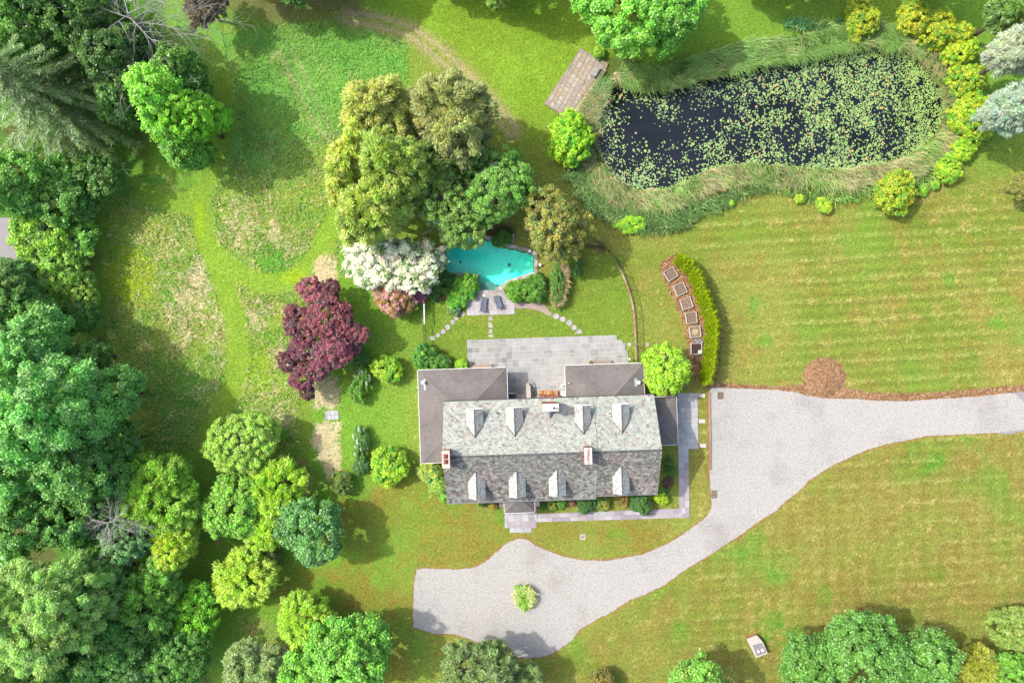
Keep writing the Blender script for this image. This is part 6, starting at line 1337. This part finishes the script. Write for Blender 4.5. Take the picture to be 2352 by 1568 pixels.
# ---- clipped row of arborvitae
tipl = smooth_line(pts(ZH, [(350,150),(385,185),(450,225),(490,280),(528,335),(558,440),(600,550),(635,645),(668,735),(690,810),(702,890),(690,1000),(680,1100),(676,1200),(655,1300),(640,1395),(615,1455)]), False, 2)
L3 = [P(x, y, 2.7) for x, y in tipl]; cum = [0]
for a, b_ in zip(L3[:-1], L3[1:]): cum.append(cum[-1]+(b_-a).length)
NA = 30
for i in range(NA):
    s = cum[-1]*(i+.3)/NA; k = max(j for j in range(len(cum)) if cum[j] <= s); k = min(k, len(L3)-2); q = L3[k].lerp(L3[k+1], (s-cum[k])/(cum[k+1]-cum[k])); h = 3.1+.35*math.sin(i*1.7)+.25*math.sin(i*4.1)
    lab = ('northernmost arborvitae of the curved hedge, over the mulch tip' if i == 0 else 'southernmost arborvitae of the curved hedge, next to the gravel corner' if i == NA-1 else ORD[i]+' arborvitae from the north end of the curved hedge')
    r0 = empty('arborvitae', (q.x-.4, q.y, 0), i*1.3, label=lab, cat='hedge shrub', group='arborvitae in the curved hedge' if 0 < i < NA-1 else None)
    if i < 5:
        g2 = np.random.default_rng(900+i); n = 2600; t = g2.random(n)**.8; zz = .1+t*(h-.1); prof = np.sin(np.clip(t*1.02+.12, 0, 1)*np.pi)**.75*.74+.10*(1-t); a = g2.uniform(0, 6.28, n)
        rr = prof*g2.uniform(.72, 1.0, n)*(1+.16*np.sin(a*4+i)); d_ = np.stack([np.cos(a), np.sin(a), np.zeros(n)], 1); C = d_*rr[:, None]+np.array([0, 0, 1.])*zz[:, None]
        D = unit(d_*.45+np.array([0, 0, .9])+g2.normal(0, .25, (n, 3))); N_ = unit(d_*.9+np.array([0, 0, .5])+g2.normal(0, .45, (n, 3))); co = cc('a9bf20')[None]*g2.uniform(.7, 1.2, (n, 1))*(1+.2*t[:, None])
        me = leafmesh('foliage', C, D, N_, g2.uniform(.2, .32, n), g2.uniform(.09, .15, n), co); me.materials.append(LEAF)
        if i == 0: protos = []
        b = MB(); b.tube([(0, 0, 0), (0, 0, h*.5), (0, 0, h*.9)], [.06, .04, .01], (.3,)*3, 6); tm = b.mesh('trunk'); tm.materials.append(BARK); protos.append((me, tm))
    me, tm = protos[i % 5]; link('foliage', me, None, r0); link('trunk', tm, None, r0)

# ---- lily pads
g = np.random.default_rng(31); padmesh = []
for v in range(8):
    b = MB(); n = 9; pts_ = [(0, 0, .0)]+[(math.cos(.35+k*(2*math.pi-.5)/n), math.sin(.35+k*(2*math.pi-.5)/n), .03 if k % 3 == v % 3 else 0) for k in range(n+1)]
    col = cc(['82a048', '78984a', '8ea650', '6f9046', '7f9c54', '98a058', 'b89050', '769650'][v])
    b.add(pts_, [(0, k, k+1) for k in range(1, n+1)], col); padmesh.append((np.array(pts_), col))
bb = np.array(W2(pond_px)); N0 = 52000; q = inside_pts(pond, N0, g); pxs = 1176+q[:, 0]*1568/78; pys = 784-q[:, 1]*1568/78
d = segdist(q[:, 0], q[:, 1], pond, True)
dens = sstep(1600, 1720, pxs+(fbm(q[:, 0], q[:, 1], .2, 44)-.5)*260)*(.5+.3*sstep(1700, 2000, pxs))
for (x, y, rx, ry, a_) in [(1450,190,50,30,.7),(1490,225,35,20,.6),(1535,250,30,28,.55),(1525,265,14,14,.6),(1400,300,32,50,.55),(1410,350,30,40,.4),(1500,350,55,28,.5),(1480,400,75,40,.65),(1560,400,50,50,.6),(1600,300,30,30,.25),(1640,330,60,60,.6),(1545,220,40,18,.4),(1620,210,60,50,.5),(1390,345,22,60,.4)]:
    dens = np.maximum(dens, a_*np.exp(-(((pxs-x)/rx)**2+((pys-y)/ry)**2)))
cl = fbm(q[:, 0], q[:, 1], .75, 46, 3); dens = dens*(.30+1.25*sstep(.36, .64, cl))
hole = np.exp(-(((pxs-1985)/70)**2+((pys-320)/22)**2))+np.exp(-(((pxs-1800)/40)**2+((pys-330)/18)**2)); dens *= 1-.7*np.clip(hole, 0, 1)
east = sstep(2050, 2120, pxs+(fbm(q[:, 0], q[:, 1], .4, 47)-.5)*80)
ok = (g.random(N0) < dens*.40*(1-east*.25)*(1-.85*np.exp(-(((pxs-1500)/85)**2+((pys-310)/42)**2)))*(1-.8*np.exp(-(((pxs-1620)/60)**2+((pys-255)/40)**2)))+.012*(pxs > 1600)) & (d > .1); q = q[ok]; east = east[ok]; d = d[ok]; rad = np.exp(g.normal(math.log(.076), .3, len(q)))*(1-.2*east); rad = np.clip(rad, .05, .17)
key = np.floor(q/.125).astype(int); _, ui = np.unique(key[:, 0]*100003+key[:, 1], return_index=True); ui = np.sort(ui); q = q[ui]; rad = rad[ui]
order = np.argsort(-rad); q = q[order]; rad = rad[order]; ang = g.uniform(0, 6.28, len(q)); ty = np.array([0, 1, 2, 3, 4, 7])[g.integers(0, 6, len(q))]; ty = np.where(g.random(len(q)) < .035, 6, np.where(g.random(len(q)) < .06, 5, ty))
PADM = leaf_mat('lily_pad', .1, .25); pm = []
for v, (pv, col) in enumerate(padmesh):
    me = bpy.data.meshes.new('lily_pad'); me.from_pydata([tuple(x) for x in pv], [], [(0, k, k+1) for k in range(1, len(pv)-1)]); a = me.color_attributes.new('Col', 'FLOAT_COLOR', 'POINT')
    c = np.ones((len(pv), 4), np.float32); c[:, :3] = col; a.data.foreach_set('color', c.ravel()); me.materials.append(PADM); pm.append(me)
for i in range(290):
    o = bpy.data.objects.new('lily_pad', pm[ty[i]]); COL.objects.link(o); o.location = (q[i, 0], q[i, 1], -.085+.00005*i); o.scale = (rad[i], rad[i], rad[i]); o.rotation_euler = (0, 0, ang[i])
    tag(o, 'round green lily pad, one of the larger ones floating on the pond', 'lily pad', 'lily pads on the pond')
Vs, Fs, Cs, nb_ = [], [], [], 0
for i in range(290, len(q)):
    pv, col = padmesh[ty[i]]; c_, s_ = math.cos(ang[i]), math.sin(ang[i]); v = pv*rad[i]; v = np.stack([v[:, 0]*c_-v[:, 1]*s_+q[i, 0], v[:, 0]*s_+v[:, 1]*c_+q[i, 1], v[:, 2]-.088+.004*((i % 50)/50)], 1)
    Vs.append(v); Cs.append(np.repeat(col[None]*g.uniform(.8, 1.12), len(v), 0)); m_ = len(v); k = np.arange(1, m_-1); Fs.append(np.stack([np.zeros_like(k), k, k+1], 1)+nb_); nb_ += m_
link('lily_pads', arr_mesh('lily_pads', np.concatenate(Vs), np.concatenate(Fs), np.concatenate(Cs)), PADM, kind='stuff')
# fine floating weed thick at the east end and along the rim
qq = inside_pts(pond, 42000, g); px_ = 1176+qq[:, 0]*1568/78; dd = segdist(qq[:, 0], qq[:, 1], pond, True); f = fbm(qq[:, 0], qq[:, 1], .5, 48); w_ = sstep(2060, 2130, px_+(f-.5)*120)*sstep(.36, .5, fbm(qq[:, 0], qq[:, 1], 1.1, 50)+.08)+.7*sstep(.9, .1, dd+(f-.5)*1.2)
qq = qq[g.random(len(qq)) < w_*.62]; n = len(qq); az = g.uniform(0, 6.28, n); D = np.stack([np.cos(az), np.sin(az), np.zeros(n)], 1); N_ = np.tile(np.array([0, 0, 1.]), (n, 1))
link('pond_weed', leafmesh('pond_weed', np.concatenate([qq, g.uniform(-.096, -.08, (n, 1))], 1), D, N_, g.uniform(.1, .26, n), g.uniform(.08, .16, n), cc('8fb058')[None]*g.uniform(.75, 1.15, (n, 1))), PADM, kind='stuff')
print('objects', len(bpy.data.objects), 'verts', sum(len(m.vertices) for m in bpy.data.meshes), 'pads', len(q))
